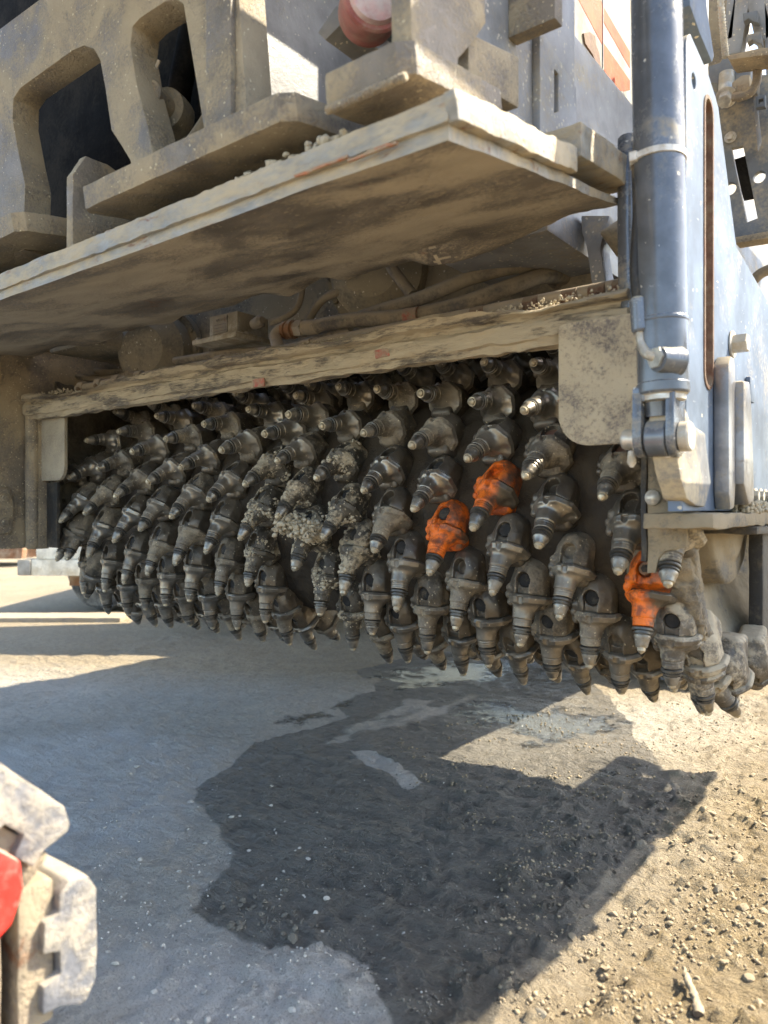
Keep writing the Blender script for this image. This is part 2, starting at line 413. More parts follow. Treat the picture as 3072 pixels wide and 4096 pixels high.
M['ring'] = dusty('ring_steel', (0.10, 0.093, 0.08), amt=0.2, scale=30, dust=(0.18, 0.15, 0.11), rough=0.38, metal=0.6, bump=0.1, top=0.1)
M['plug'] = dusty('rubber_plug', (0.018, 0.018, 0.018), amt=0.22, scale=30, dust=(0.12, 0.10, 0.07), rough=0.85, bump=0.5, top=0.1)
M['orange_plug'] = dusty('orange_plug', (0.42, 0.085, 0.03), amt=0.3, scale=30, dust=(0.2, 0.1, 0.06), rough=0.7)
M['track_steel'] = dusty('track_steel', (0.20, 0.16, 0.12), amt=0.58, scale=9, dust=(0.31, 0.255, 0.175), rough=0.8, bump=1.0, rust=0.15)
M['track_pad'] = dusty('track_pad', (0.12, 0.125, 0.14), amt=0.44, scale=14, dust=(0.33, 0.295, 0.24), rough=0.8, bump=0.8)
M['old_orange'] = dusty('old_orange_paint', (0.38, 0.12, 0.045), amt=0.5, scale=30, dust=(0.34, 0.26, 0.17), rough=0.8)
M['red'] = dusty('red_paint', (0.58, 0.030, 0.022), amt=0.16, scale=8, rough=0.4, dust=(0.5, 0.35, 0.28))
M['white'] = dusty('white_paint', (0.36, 0.345, 0.305), amt=0.2, scale=6, rough=0.6, spec=0.2)
M['orange_band'] = dusty('orange_stripe', (0.36, 0.070, 0.022), amt=0.08, scale=9, rough=0.6, spec=0.15)
M['chassis'] = dusty('chassis_grey', (0.13, 0.14, 0.15), amt=0.3, scale=5, rough=0.45)
M['black'] = dusty('black_rubber', (0.02, 0.019, 0.018), amt=0.3, scale=8, dust=(0.14, 0.115, 0.08), rough=0.6, bump=0.6)
M['tyre'] = dusty('tyre_rubber', (0.045, 0.045, 0.045), amt=0.45, scale=8, dust=(0.25, 0.23, 0.19), rough=0.9)
M['trailer'] = dusty('trailer_white', (0.78, 0.72, 0.58), amt=0.3, scale=5, rough=0.5, rust=0.12, dust=(0.6, 0.5, 0.33))
M['rust'] = dusty('rusty_steel', (0.20, 0.10, 0.05), amt=0.35, scale=8, dust=(0.35, 0.28, 0.2), rough=0.9)
M['lampred'] = dusty('lamp_housing', (0.30, 0.075, 0.055), amt=0.45, scale=14, dust=(0.36, 0.22, 0.17), rough=0.5)
M['lens'] = dusty('red_lens', (0.55, 0.30, 0.28), amt=0.6, scale=16, dust=(0.62, 0.5, 0.46), rough=0.35)
M['wood'] = dusty('stick_bark', (0.09, 0.068, 0.045), amt=0.25, scale=30, stretch=(1, 0.2, 1), dust=(0.33, 0.27, 0.18), rough=0.9, bump=1.0)
M['stone_white'] = dusty('pale_stone', (0.50, 0.47, 0.41), amt=0.4, scale=40, dust=(0.60, 0.55, 0.46), rough=0.9, bump=0.6)
M['stone_tan'] = dusty('tan_stone', (0.22, 0.17, 0.105), amt=0.4, scale=40, dust=(0.34, 0.27, 0.17), rough=0.9, bump=0.6)
M['stone_dark'] = dusty('dark_stone', (0.10, 0.093, 0.08), amt=0.35, scale=40, dust=(0.2, 0.175, 0.13), rough=0.7, bump=0.6)

def orange_holder(name, ax):
    """spray paint that fades out across the casting"""
    t = NT(name); v = t.vec(); fine = t.noise(v, 140, 4, 0.7)
    tc = t.n('ShaderNodeTexCoord'); sp = t.n('ShaderNodeSeparateXYZ'); t.put(sp.inputs[0], tc.outputs['Object'])
    nz = t.noise(v, 22, 6, 0.6)
    m = t.math('ADD', t.math('MULTIPLY', sp.outputs[0], ax * 30), t.math('MULTIPLY', t.math('SUBTRACT', nz, 0.5), 2.6))
    mask = t.step(m, -1.0, -0.05)
    c0 = t.mix(t.noise(v, 12, 5), (0.06, 0.05, 0.04), (0.15, 0.125, 0.09))
    c1 = t.mix(t.step(t.noise(v, 45, 6, 0.7), 0.42, 0.62), (0.80, 0.165, 0.010), (0.24, 0.055, 0.015))
    t.put(t.b.inputs['Base Color'], t.mix(mask, c0, c1))
    t.put(t.b.inputs['Roughness'], t.mixf(mask, 0.4, 0.55)); t.put(t.b.inputs['Metallic'], t.mixf(mask, 0.5, 0.0))
    t.bump(t.math('ADD', fine, t.math('MULTIPLY', nz, 2.0)), 0.35, 0.003)
    return t.m
M['orange_l'] = orange_holder('orange_spray_left', -1); M['orange_all'] = orange_holder('orange_spray', -0.4)

def ground_material():
    t = NT('ground_dirt'); tc = t.n('ShaderNodeTexCoord'); v = tc.outputs['Object']
    wet = t.n('ShaderNodeAttribute', attribute_name='wet').outputs['Fac']
    pale = t.n('ShaderNodeAttribute', attribute_name='pale').outputs['Fac']
    pud = t.n('ShaderNodeAttribute', attribute_name='puddle').outputs['Fac']
    n1 = t.noise(v, 1.3, 8, 0.6, 0.6); n2 = t.noise(v, 9, 8, 0.7); n3 = t.noise(v, 70, 6, 0.75); n4 = t.noise(v, 320, 3, 0.7)
    mp = t.n('ShaderNodeMapping'); t.put(mp.inputs[0], v); mp.inputs['Rotation'].default_value = (0, 0, 0.25); mp.inputs['Scale'].default_value = (1, 9, 1)
    streak = t.noise(mp.outputs[0], 6, 7, 0.65, 0.5)
    sand = t.n('ShaderNodeAttribute', attribute_name='sand').outputs['Fac']  # tan for the sunlit side; the grey is paler to lift the shade
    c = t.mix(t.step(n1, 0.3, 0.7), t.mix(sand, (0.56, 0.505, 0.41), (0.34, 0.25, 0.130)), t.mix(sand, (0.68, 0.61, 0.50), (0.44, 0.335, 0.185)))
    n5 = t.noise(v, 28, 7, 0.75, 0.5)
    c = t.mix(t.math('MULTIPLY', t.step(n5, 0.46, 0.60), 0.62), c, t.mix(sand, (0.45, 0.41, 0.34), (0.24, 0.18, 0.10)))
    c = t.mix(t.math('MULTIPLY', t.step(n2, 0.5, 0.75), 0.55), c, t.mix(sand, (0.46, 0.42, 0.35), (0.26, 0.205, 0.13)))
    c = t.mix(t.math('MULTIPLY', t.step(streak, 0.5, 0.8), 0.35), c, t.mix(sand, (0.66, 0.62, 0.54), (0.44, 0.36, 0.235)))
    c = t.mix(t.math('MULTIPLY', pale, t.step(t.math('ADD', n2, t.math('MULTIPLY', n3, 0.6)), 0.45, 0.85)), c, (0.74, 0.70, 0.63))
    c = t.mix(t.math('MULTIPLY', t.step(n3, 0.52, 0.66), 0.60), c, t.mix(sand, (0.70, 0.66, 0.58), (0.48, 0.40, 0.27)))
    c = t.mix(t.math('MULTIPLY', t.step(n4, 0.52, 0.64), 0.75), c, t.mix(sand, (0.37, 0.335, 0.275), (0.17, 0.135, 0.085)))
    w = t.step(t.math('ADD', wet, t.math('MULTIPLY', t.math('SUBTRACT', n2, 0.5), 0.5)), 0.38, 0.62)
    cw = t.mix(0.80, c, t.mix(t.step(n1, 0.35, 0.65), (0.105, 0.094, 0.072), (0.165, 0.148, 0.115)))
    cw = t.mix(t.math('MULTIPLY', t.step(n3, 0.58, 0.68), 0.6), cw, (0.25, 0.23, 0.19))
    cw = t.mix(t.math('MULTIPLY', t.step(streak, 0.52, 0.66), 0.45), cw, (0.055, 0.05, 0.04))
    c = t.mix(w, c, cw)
    p = t.step(t.math('ADD', pud, t.math('MULTIPLY', t.math('SUBTRACT', n2, 0.5), 2.2)), 0.45, 0.75)
    t.put(t.b.inputs['Base Color'], t.mix(p, c, (0.06, 0.055, 0.045)))
    ro = t.mixf(w, 0.95, 0.48); t.put(t.b.inputs['Roughness'], t.mixf(p, ro, 0.16))
    h = t.math('ADD', t.math('MULTIPLY', n2, 1.0), t.math('ADD', t.math('MULTIPLY', n3, 0.7), t.math('MULTIPLY', n4, 0.25)))
    h = t.math('ADD', h, t.math('ADD', t.math('MULTIPLY', streak, 0.8), t.math('MULTIPLY', n5, 1.3)))
    h = t.math('MULTIPLY', h, t.mixf(p, 1.0, 0.12))
    t.bump(h, 1.0, 0.030)
    return t.m
M['ground'] = ground_material()

# ------------------------------------------------------------------ ground
def poly_sd(P, poly):
    """signed distance of points to a polygon, + inside"""
    d = np.full(len(P), 1e9); ins = np.zeros(len(P), bool); n = len(poly)
    for i in range(n):
        a = np.array(poly[i]); b = np.array(poly[(i + 1) % n]); e = b - a; w = P - a
        t = np.clip((w @ e) / (e @ e), 0, 1); d = np.minimum(d, np.hypot(*(w - t[:, None] * e).T))
        c = ((a[1] <= P[:, 1]) & (b[1] > P[:, 1])) | ((b[1] <= P[:, 1]) & (a[1] > P[:, 1]))
        xi = a[0] + (P[:, 1] - a[1]) / (e[1] if abs(e[1]) > 1e-9 else 1e-9) * e[0]
        ins ^= c & (P[:, 0] < xi)
    return np.where(ins, d, -d)
def gpoly(px): return [tuple(at(x, y, Z=0)[:2]) for x, y in px]
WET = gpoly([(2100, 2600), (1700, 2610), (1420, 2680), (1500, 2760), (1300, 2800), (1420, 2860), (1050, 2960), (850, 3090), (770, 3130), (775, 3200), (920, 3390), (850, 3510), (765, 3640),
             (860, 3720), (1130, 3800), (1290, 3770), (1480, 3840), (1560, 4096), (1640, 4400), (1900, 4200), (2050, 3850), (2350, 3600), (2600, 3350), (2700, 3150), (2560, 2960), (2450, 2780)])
DRYSPOT = gpoly([(1390, 2985), (1500, 3000), (1600, 3060), (1680, 3130), (1635, 3160), (1570, 3100), (1480, 3050)])
PUD = [gpoly([(1880, 2770), (2330, 2830), (2560, 2880), (2330, 2960), (2100, 2990), (1940, 2900), (1800, 2850)]),
       gpoly([(2360, 3060), (2500, 3060), (2420, 3110)]),
       gpoly([(1480, 2700), (1800, 2630), (2100, 2640), (2000, 2720), (1560, 2760)]), gpoly([(1100, 2890), (1350, 2800), (1420, 2810), (1180, 2910)])]
PALE = [gpoly([(780, 3710), (1080, 3800), (1300, 3760), (1500, 3830), (1580, 4096), (1500, 4400), (300, 4400), (400, 3800)]), DRYSPOT,
        gpoly([(-200, 3000), (500, 2900), (900, 3020), (700, 3300), (300, 3500), (-200, 3500)])]
def axis_coords(lo, hi, step, far_lo, far_hi):
    c = list(np.arange(lo, hi, step)); s = step; x = c[-1]
    while x < far_hi: s *= 1.22; x += s; c.append(x)
    s = step; x = lo; left = []
    while x > far_lo: s *= 1.22; x -= s; left.append(x)
    return np.array(left[::-1] + c)
gx = axis_coords(-4.2, 1.0, 0.008, -900, 900); gx = np.concatenate([gx[gx < -4.2], np.arange(-4.2, -2.2, 0.016), gx[gx >= -2.2]])
gy = axis_coords(0.9, 4.4, 0.0075, -300, 1500); gy = np.concatenate([gy[gy < 2.5], np.arange(2.5, 4.4, 0.014), gy[gy > 4.41]])
GX, GY = np.meshgrid(gx, gy, indexing='ij'); P2 = np.stack([GX.ravel(), GY.ravel()], -1)
near = (P2[:, 0] > -5) & (P2[:, 0] < 2) & (P2[:, 1] > 0) & (P2[:, 1] < 6)
H = np.zeros(len(P2)); q = np.concatenate([P2, np.zeros((len(P2), 1))], 1)
wet = np.zeros(len(P2)); pale = np.zeros(len(P2)); pud = np.zeros(len(P2))
pn = P2[near]; jit = fbm(q[near] * 5, 4) * 0.05
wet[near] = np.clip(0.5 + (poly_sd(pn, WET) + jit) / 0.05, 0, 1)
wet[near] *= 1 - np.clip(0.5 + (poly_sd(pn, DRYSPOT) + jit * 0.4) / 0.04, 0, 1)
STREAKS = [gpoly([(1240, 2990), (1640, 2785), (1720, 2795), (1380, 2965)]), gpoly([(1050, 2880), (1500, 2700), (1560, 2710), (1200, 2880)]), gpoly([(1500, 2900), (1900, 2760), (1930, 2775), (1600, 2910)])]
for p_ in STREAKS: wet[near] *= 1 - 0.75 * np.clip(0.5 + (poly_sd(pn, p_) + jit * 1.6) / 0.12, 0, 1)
for p_ in PALE: pale[near] = np.maximum(pale[near], np.clip(0.5 + (poly_sd(pn, p_) + jit * 1.5) / 0.2, 0, 1))
for p_ in PUD: pud[near] = np.maximum(pud[near], np.clip(0.5 + (poly_sd(pn, p_) - 0.03 + jit * 2.0) / 0.30, 0, 1))
qn = q[near]
hh = fbm(qn * 0.9, 3) * 0.018 + fbm(qn * 4, 4) * 0.012 + fbm(qn * 22, 5, 0.65) * 0.0125
rot = np.stack([qn[:, 0] * 0.95 + qn[:, 1] * 0.3, qn[:, 1] * 0.95 - qn[:, 0] * 0.3, qn[:, 2]], -1)
hh += np.abs(fbm(rot * np.array([2.2, 14, 1]), 4)) * -0.012
ridge = fbm(rot * np.array([3, 26, 1]), 3); hh += ridge * 0.006
clod = (np.maximum(fbm(qn * 11 + 5, 5, 0.6) - 0.14, 0) * 0.045 + np.maximum(fbm(qn * 30 + 9, 5, 0.7) - 0.10, 0) * 0.045) * np.clip((qn[:, 0] + 1.6) / 0.9, 0.15, 1.0)   # lumpier by the machine's side
hh += clod
hh = hh * (1 - 0.88 * pud[near]) - pud[near] * 0.008
H[near] = hh - 0.004
V = np.concatenate([P2, H[:, None]], 1); ny = len(gy)
I, J = np.meshgrid(np.arange(len(gx) - 1), np.arange(ny - 1), indexing='ij'); a_ = (I * ny + J).ravel()
F = np.stack([a_, a_ + ny, a_ + ny + 1, a_ + 1], 1)
me = bpy.data.meshes.new('ground')
me.vertices.add(len(V)); me.vertices.foreach_set('co', V.ravel())
me.loops.add(F.size); me.loops.foreach_set('vertex_index', F.ravel())
me.polygons.add(len(F)); me.polygons.foreach_set('loop_start', np.arange(len(F)) * 4); me.polygons.foreach_set('loop_total', np.full(len(F), 4))
me.update(calc_edges=True); me.polygons.foreach_set('use_smooth', np.ones(len(F), bool))
sand = np.clip((P2[:, 0] + 1.15 + 0.25 * fbm(q * 1.7, 3)) / 0.75, 0, 1); sand = np.maximum(sand, np.clip((P2[:, 1] - P2[:, 0] * 0.5 - 3.6) / 0.8, 0, 0.8))  # splits the ground colour roughly along its sunlit and shaded sides
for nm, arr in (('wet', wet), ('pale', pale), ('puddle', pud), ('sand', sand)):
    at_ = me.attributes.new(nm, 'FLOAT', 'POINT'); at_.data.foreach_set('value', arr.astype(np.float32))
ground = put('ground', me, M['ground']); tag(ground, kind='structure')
HG = H.reshape(len(gx), ny)
def gz(x, y):
    i = min(max(np.searchsorted(gx, x) - 1, 0), len(gx) - 2); j = min(max(np.searchsorted(gy, y) - 1, 0), ny - 2)
    return float(HG[i:i + 2, j:j + 2].mean())

# ------------------------------------------------------------------ milling drum
YC, ZC, RT_ = 1.944, 0.85, 0.492
ALPHA = R_(40); SA, CA = math.sin(ALPHA), math.cos(ALPHA)
def pq(v, n): return -v * SA + n * CA, v * CA + n * SA
def octagon(x, q, cx, cq, hx, hq, ch):
    ax, aq = np.abs(x - cx), np.abs(q - cq)
    return np.maximum(np.maximum(ax - hx, aq - hq), (ax + aq - (hx + hq - ch)) * 0.7071)
def f_upper(x, v, n):
    p, q = pq(v, n)
    r = np.hypot(x, q)
    neck = smax(r - (0.0292 + (-0.078 - p) * 0.05), np.maximum(p + 0.078, -0.170 - p), 0.003)
    pl = smax(octagon(x, q, 0.012, -0.020, 0.060, 0.062, 0.036), np.abs(p + 0.165) - 0.0110, 0.005)
    s = np.clip((-0.108 - p) / 0.050, 0, 1.2)
    flare = np.maximum((np.hypot(x - 0.009 * s, q + 0.017 * s) - (0.0295 + 0.026 * s * s)) * 0.75, np.maximum(p + 0.100, -0.165 - p))
    d = smin(smin(neck, flare, 0.008), pl, 0.020)
    sc = np.sqrt((x - 0.072) ** 2 + (p + 0.116) ** 2 + (q + 0.030) ** 2) - 0.039              # the dished shoulder
    d = smax(d, -sc, 0.003)
    for g in (-0.0850, -0.0925, -0.1000):
        d = smax(d, -np.maximum(np.hypot(r - 0.0318, p - g) - 0.0030, -0.12 - p), 0.001)
    d = smax(d, -np.maximum(np.hypot(x - 0.008, q - 0.048) - 0.0100, -0.170 - p), 0.002)       # bolt notch
    return d
def f_base(x, v, n):
    p, q = pq(v, n)
    pr = smax(octagon(x, q, 0.008, -0.014, 0.054, 0.056, 0.032), np.maximum(p + 0.1785, -0.31 - p), 0.008)
    el = (np.sqrt(((x - 0.008) / 0.066) ** 2 + ((p + 0.185) / 0.112) ** 2 + ((q + 0.02) / 0.082) ** 2) - 1) * 0.06
    d = smax(pr, el, 0.014)
    ped = sd_box(x, v, n, (0.006, 0.092, -0.210), (0.044, 0.064, 0.072), 0.02)
    d = smin(d, ped, 0.03)
    for k, (a, b, c) in enumerate([(-0.048, 0.092, -0.118), (-0.050, 0.116, -0.128), (-0.044, 0.138, -0.140)]):
        d = smin(d, np.sqrt((x - a) ** 2 + (v - b) ** 2 + (n - c) ** 2) - 0.012, 0.010)
    bx = 0.008
    hole = np.maximum(np.hypot(x - bx, p + 0.222) - 0.0235, 0.008 - q)
    slot = np.maximum(np.maximum(np.abs(x - bx) - 0.0205, np.maximum(p + 0.12, -0.222 - p)), 0.024 - q)
    d = smax(d, -hole, 0.003); d = smax(d, -slot, 0.004)
    return d
def worn(fn, seed, amp):
    def g(x, v, n):
        return fn(x, v, n) + fbm(np.stack([x, v, n], -1) * 38 + seed, 3) * amp
    return g
def set_slot(o, m):
    o.material_slots[0].link = 'OBJECT'; o.material_slots[0].material = m
def with_mat(me, *mats):
    for m in mats: me.materials.append(m)
    return me
HS = 0.735
def scaled(me, s): me.transform(Matrix.Scale(s, 4)); return me
BASES = [with_mat(scaled(surface_net(worn(f_base, 3 + 11 * k, 0.0026), (-0.075, -0.03, -0.290), (0.08, 0.24, 0.0), 0.0031), HS), M['holder']) for k in range(3)]
UPPERS = [with_mat(scaled(surface_net(worn(f_upper, 5 + 13 * k, 0.0011), (-0.062, -0.04, -0.215), (0.082, 0.18, -0.02), 0.0021), HS), M['upper']) for k in range(3)]
AX_P = Vector((0, -SA, CA)); AX_Q = Vector((0, CA, SA))
def make_pick(wear):
    pr = [(-0.068, 0.020), (-0.0655, 0.0232), (-0.0605, 0.0232), (-0.0595, 0.0215), (-0.0585, 0.0172), (-0.0555, 0.0172), (-0.0550, 0.0205), (-0.0515, 0.0205),
          (-0.0508, 0.0170), (-0.0480, 0.0165), (-0.0470, 0.0185), (-0.0430, 0.0186), (-0.036, 0.0162), (-0.027, 0.0143), (-0.0185, 0.0128), (-0.0170, 0.0118),
          (-0.0168, 0.0096), (-0.0085, 0.0090), (-0.0060, 0.0068), (-0.0005, 0.0012), (0.0, 0.0)]
    pr = [((d - wear * max(0, (d + 0.05) / 0.05)) * 0.82, r * 0.95) for d, r in pr]
    me = lathe(pr, (0, 0, 0), AX_P, 28, 28)
    with_mat(me, M['ring'], M['pick'], M['carbide'])
    for f in me.polygons:
        d = f.center.dot(AX_P)
        f.material_index = 0 if d < -0.0478 * 0.82 else 2 if d > (-0.0172 - wear * 0.66) * 0.82 else 1
    return me
PICKS = [make_pick(w) for w in (0.0, 0.004, 0.009, 0.014)]
pc = AX_P * -0.222 + Vector((0.008, 0, 0))
PLUG = with_mat(scaled(lathe([(0.006, 0.0228), (0.0245, 0.0228), (0.0275, 0.0185), (0.0265, 0.006), (0.0265, 0.0)], pc, AX_Q, 22), HS), M['plug'])
HEXB = join(lathe([(0.010, 0.0190), (0.032, 0.0190), (0.034, 0.0170), (0.034, 0.0120)], pc, AX_Q, 22), lathe([(0.030, 0.0125), (0.0346, 0.0125), (0.0347, 0.0)], pc, AX_Q, 6))
with_mat(scaled(HEXB, HS), M['rust'], M['plug'])
for f in HEXB.polygons:
    if f.center.dot(AX_Q) > 0.0343 * HS: f.material_index = 1

drum = thing('milling_drum', 'black milling drum studded with rows of cutting picks under the machine', 'milling drum', (-1.55, YC, ZC))
# the drum tube with its welds
nx, na = 220, 110
xs = np.linspace(-2.70, -0.475, nx); an = np.linspace(0, 2 * math.pi, na, endpoint=False)
XX, AA = np.meshgrid(xs, an, indexing='ij')
qq = np.stack([XX * 8, np.cos(AA) * 3, np.sin(AA) * 3], -1)
RR = 0.345 + fbm(qq, 4) * 0.010 + np.maximum(fbm(qq * 2.3 + 9, 4) - 0.05, 0) * 0.035
vv = np.stack([XX, YC + RR * np.cos(AA), ZC + RR * np.sin(AA)], -1).reshape(-1, 3)
ff = [(i * na + j, i * na + (j + 1) % na, (i + 1) * na + (j + 1) % na, (i + 1) * na + j) for i in range(nx - 1) for j in range(na)]
bm = bmesh.new(); bm.from_mesh(mesh_from(vv, ff)); put('drum_tube', from_bm(bm, 60), M['drum'], drum)

HOLDERS = []
def holder(X, phi, tilt=0.0, upper_mat=None, base_mat=None, plug=None, label=None, drop=0.0):
    n = Vector((0, -math.cos(R_(phi)), -math.sin(R_(phi))))
    k = random.randrange(3)
    o = bpy.data.objects.new('tool_holder', BASES[k]); COL.objects.link(o); o.parent = drum
    L = Vector((X, YC, ZC)) + n * (RT_ + random.uniform(-0.004, 0.003)) - drum.location
    o.matrix_basis = Matrix.Translation(L) @ Matrix.Rotation(R_(90 + phi + random.uniform(-1.5, 1.5)), 4, 'X') @ Matrix.Rotation(R_(tilt), 4, 'Y') @ Matrix.Rotation(R_(random.uniform(-4, 4)), 4, 'Z') @ Matrix.Scale(random.uniform(0.95, 1.05), 4)
    if base_mat: set_slot(o, base_mat)
    elif random.random() < 0.35: set_slot(o, M['holder_b'])
    if not upper_mat:
        rr = random.random(); upper_mat = M['upper_b'] if rr < 0.3 else M['upper_c'] if rr < 0.5 else None
    if label: o['label'] = label
    u = bpy.data.objects.new('upper_holder', random.choice(UPPERS)); COL.objects.link(u); u.parent = o
    if upper_mat: set_slot(u, upper_mat)
    c = bpy.data.objects.new('cutting_pick', random.choice(PICKS)); COL.objects.link(c); c.parent = o
    c.rotation_euler = (R_(random.uniform(-1, 1)), R_(random.uniform(-1, 1)), 0)
    if drop:
        u.location = AX_P * drop; c.location = AX_P * drop
    if plug is None: plug = random.choice([PLUG, PLUG, PLUG, None])
    if plug:
        g = bpy.data.objects.new('screw_plug' if plug is not HEXB else 'hex_screw', plug); COL.objects.link(g); g.parent = o
        g.location = AX_Q * random.uniform(-0.004, 0.002)
        return o, g
    HOLDERS.append(o)
    return o, None
STEP = 18.6; SL = 0.00143
COLS = [(-0.576, -2.1, 1), (-0.740, -7.4, 1), (-0.889, -12.7, 1), (-1.042, 0.8, 1), (-1.198, -4.3, 1), (-1.357, -8.6, 1), (-1.510, 3.4, 1),
        (-1.655, -7.4, -1), (-1.815, -1.8, -1), (-1.982, 3.9, -1), (-2.147, -9.3, -1), (-2.305, -4.3, -1), (-2.475, 2.5, -1), (-2.645, 6.1, -1)]
SPECIAL = {(2, 1): dict(base_mat='orange_all', upper_mat='orange_l', label='tool holder sprayed orange, its screw hole open'),
           (3, 1): dict(base_mat='orange_all', upper_mat='orange_all', label='tool holder sprayed orange all over'),
           (0, 2): dict(base_mat='orange_all', upper_mat='orange_l', label='tool holder sprayed orange with a hex screw and a gap below it')}
MUDDY = []
for ci, (X0, ph0, sg) in enumerate(COLS):
    for k in range(-6, 8):
        ph = ph0 + k * STEP
        if ph < -88 or ph > 118: continue
        X = X0 + sg * SL * ph
        kw = {}
        if (ci, k) in SPECIAL:
            s = SPECIAL[(ci, k)]; kw = dict(base_mat=M[s['base_mat']], upper_mat=M[s['upper_mat']], label=s['label'])
            if ci == 0: kw['plug'] = HEXB; kw['drop'] = 0.014
            if ci == 2: kw['plug'] = False
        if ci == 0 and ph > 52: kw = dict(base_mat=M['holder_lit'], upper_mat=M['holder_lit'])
        muddy = -12 < ph < 62 and -1.72 < X < -1.30
        if muddy:
            kw = dict(base_mat=M['holder_dusty'], upper_mat=M['holder_dusty'])
        o, g = holder(X, ph, random.uniform(-2, 2), **kw)
        if muddy: MUDDY.append(o)
        if g is not None and ((ci == 1 and k == 0) or (ci == 0 and k == 0)): set_slot(g, M['orange_plug'])
# the edge ring on the near end, its picks leaning out sideways
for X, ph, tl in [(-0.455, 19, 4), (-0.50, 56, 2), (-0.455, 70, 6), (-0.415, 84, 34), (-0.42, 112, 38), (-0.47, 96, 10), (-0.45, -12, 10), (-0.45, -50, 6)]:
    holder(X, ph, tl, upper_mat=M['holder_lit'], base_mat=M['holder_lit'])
for X, ph, tl in [(-2.74, 24, -20), (-2.74, 48, -30), (-2.72, 78, -34), (-2.74, -10, -10)]:
    holder(X, ph, tl)
# the near end: dished disc, hub and caked dust
def ring_mesh(prof, seg=140, amp=0.0, sc=20, seed=0):
    v = []; m = len(prof)
    for k in range(seg):
        a = 2 * math.pi * k / seg
        for (x, r) in prof: v.append((x, YC + r * math.cos(a), ZC + r * math.sin(a)))
    v = np.array(v)
    if amp: v += np.stack([fbm(v * sc + seed + s, 4) for s in (0, 21, 43)], -1) * amp
    f = [(k * m + j, k * m + j + 1, ((k + 1) % seg) * m + j + 1, ((k + 1) % seg) * m + j) for k in range(seg) for j in range(m - 1)]
    bm = bmesh.new(); bm.from_mesh(mesh_from(v, f)); return from_bm(bm, 60)
def dens(p, d=0.012):
    o = []
    for a, b in zip(p[:-1], p[1:]):
        k = max(1, int(math.hypot(b[0] - a[0], b[1] - a[1]) / d))
        o += [(a[0] + (b[0] - a[0]) * i / k, a[1] + (b[1] - a[1]) * i / k) for i in range(k)]
    return o + [p[-1]]
put('end_ring', ring_mesh(dens([(-0.52, 0.335), (-0.46, 0.368), (-0.436, 0.366), (-0.430, 0.352), (-0.445, 0.325), (-0.475, 0.28), (-0.492, 0.23), (-0.50, 0.19), (-0.52, 0.16), (-0.53, 0.01)], 0.006), 300, amp=0.005, sc=40), M['enddust'], drum, 'dust covered dished end of the drum')
put('end_crust', ring_mesh(dens([(-0.60, 0.335), (-0.56, 0.368), (-0.50, 0.384), (-0.460, 0.384), (-0.438, 0.374), (-0.434, 0.362), (-0.45, 0.34)], 0.005), 460, amp=0.016, sc=34, seed=4), M['enddust'], drum, 'pale dust caked on the drum edge')
put('hub', ring_mesh(dens([(-0.54, 0.185), (-0.452, 0.18), (-0.446, 0.172), (-0.446, 0.125), (-0.440, 0.12), (-0.436, 0.105), (-0.436, 0.005)]), amp=0.002, sc=30), M['enddust'], drum)
put('far_end_disc', ring_mesh(dens([(-2.72, 0.02), (-2.74, 0.30), (-2.73, 0.36), (-2.66, 0.33)]), amp=0.008, sc=26), M['drum'], drum)

# ------------------------------------------------------------------ loose crumbs: one mesh per patch, thousands of small lumps
ICO = bmesh.new(); bmesh.ops.create_icosphere(ICO, subdivisions=1, radius=1)
IV = np.array([v.co[:] for v in ICO.verts]); IF = np.array([[v.index for v in f.verts] for f in ICO.faces])
def lumps(P, S, seed=0):
    """P centres, S radii"""
    g = np.random.default_rng(seed); n = len(P)
    v = IV[None] * (1 + g.uniform(-0.32, 0.32, (n, len(IV), 1))) * np.asarray(S)[:, None, None] * g.uniform(0.65, 1.25, (n, 1, 3))
    a = g.uniform(0, 6.28, n); c, s = np.cos(a)[:, None], np.sin(a)[:, None]
    v = np.stack([v[..., 0] * c - v[..., 1] * s, v[..., 0] * s + v[..., 1] * c, v[..., 2]], -1) + np.asarray(P)[:, None, :]
    f = IF[None] + (np.arange(n) * len(IV))[:, None, None]
    v = v.reshape(-1, 3); f = f.reshape(-1, 3)
    me = bpy.data.meshes.new('lumps'); me.vertices.add(len(v)); me.vertices.foreach_set('co', v.ravel())
    me.loops.add(f.size); me.loops.foreach_set('vertex_index', f.ravel())
    me.polygons.add(len(f)); me.polygons.foreach_set('loop_start', np.arange(len(f)) * 3); me.polygons.foreach_set('loop_total', np.full(len(f), 3))
    me.update(calc_edges=True); return me
bpy.context.view_layer.update()
pts = []; szs = []
for o in MUDDY:
    for src in [o] + [c for c in o.children if c.name.startswith('upper')]:
        mw = src.matrix_world; vs = src.data.vertices; nn = len(vs)
        cl = [mw @ vs[random.randrange(nn)].co for _ in range(5)]
        for i in random.sample(range(nn), 2400):
            w = mw @ vs[i].co
            if min((w - c).length for c in cl) < random.uniform(0, 0.024):
                pts.append(w); szs.append(0.0008 + 0.0055 * random.random() ** 4)
for _ in range(2600):                                            # the wad bridging two holders
    t = random.random(); w = Vector((-1.535 + 0.15 * t, 1.50 + random.gauss(0, 0.016), 0.80 + 0.012 * math.sin(t * 6) + random.gauss(0, 0.013)))
    pts.append(w); szs.append(0.0008 + 0.008 * random.random() ** 3)
tag(put('mud_crumbs', lumps([tuple(p) for p in pts], szs, 2), M['crust'], drum), kind='stuff')

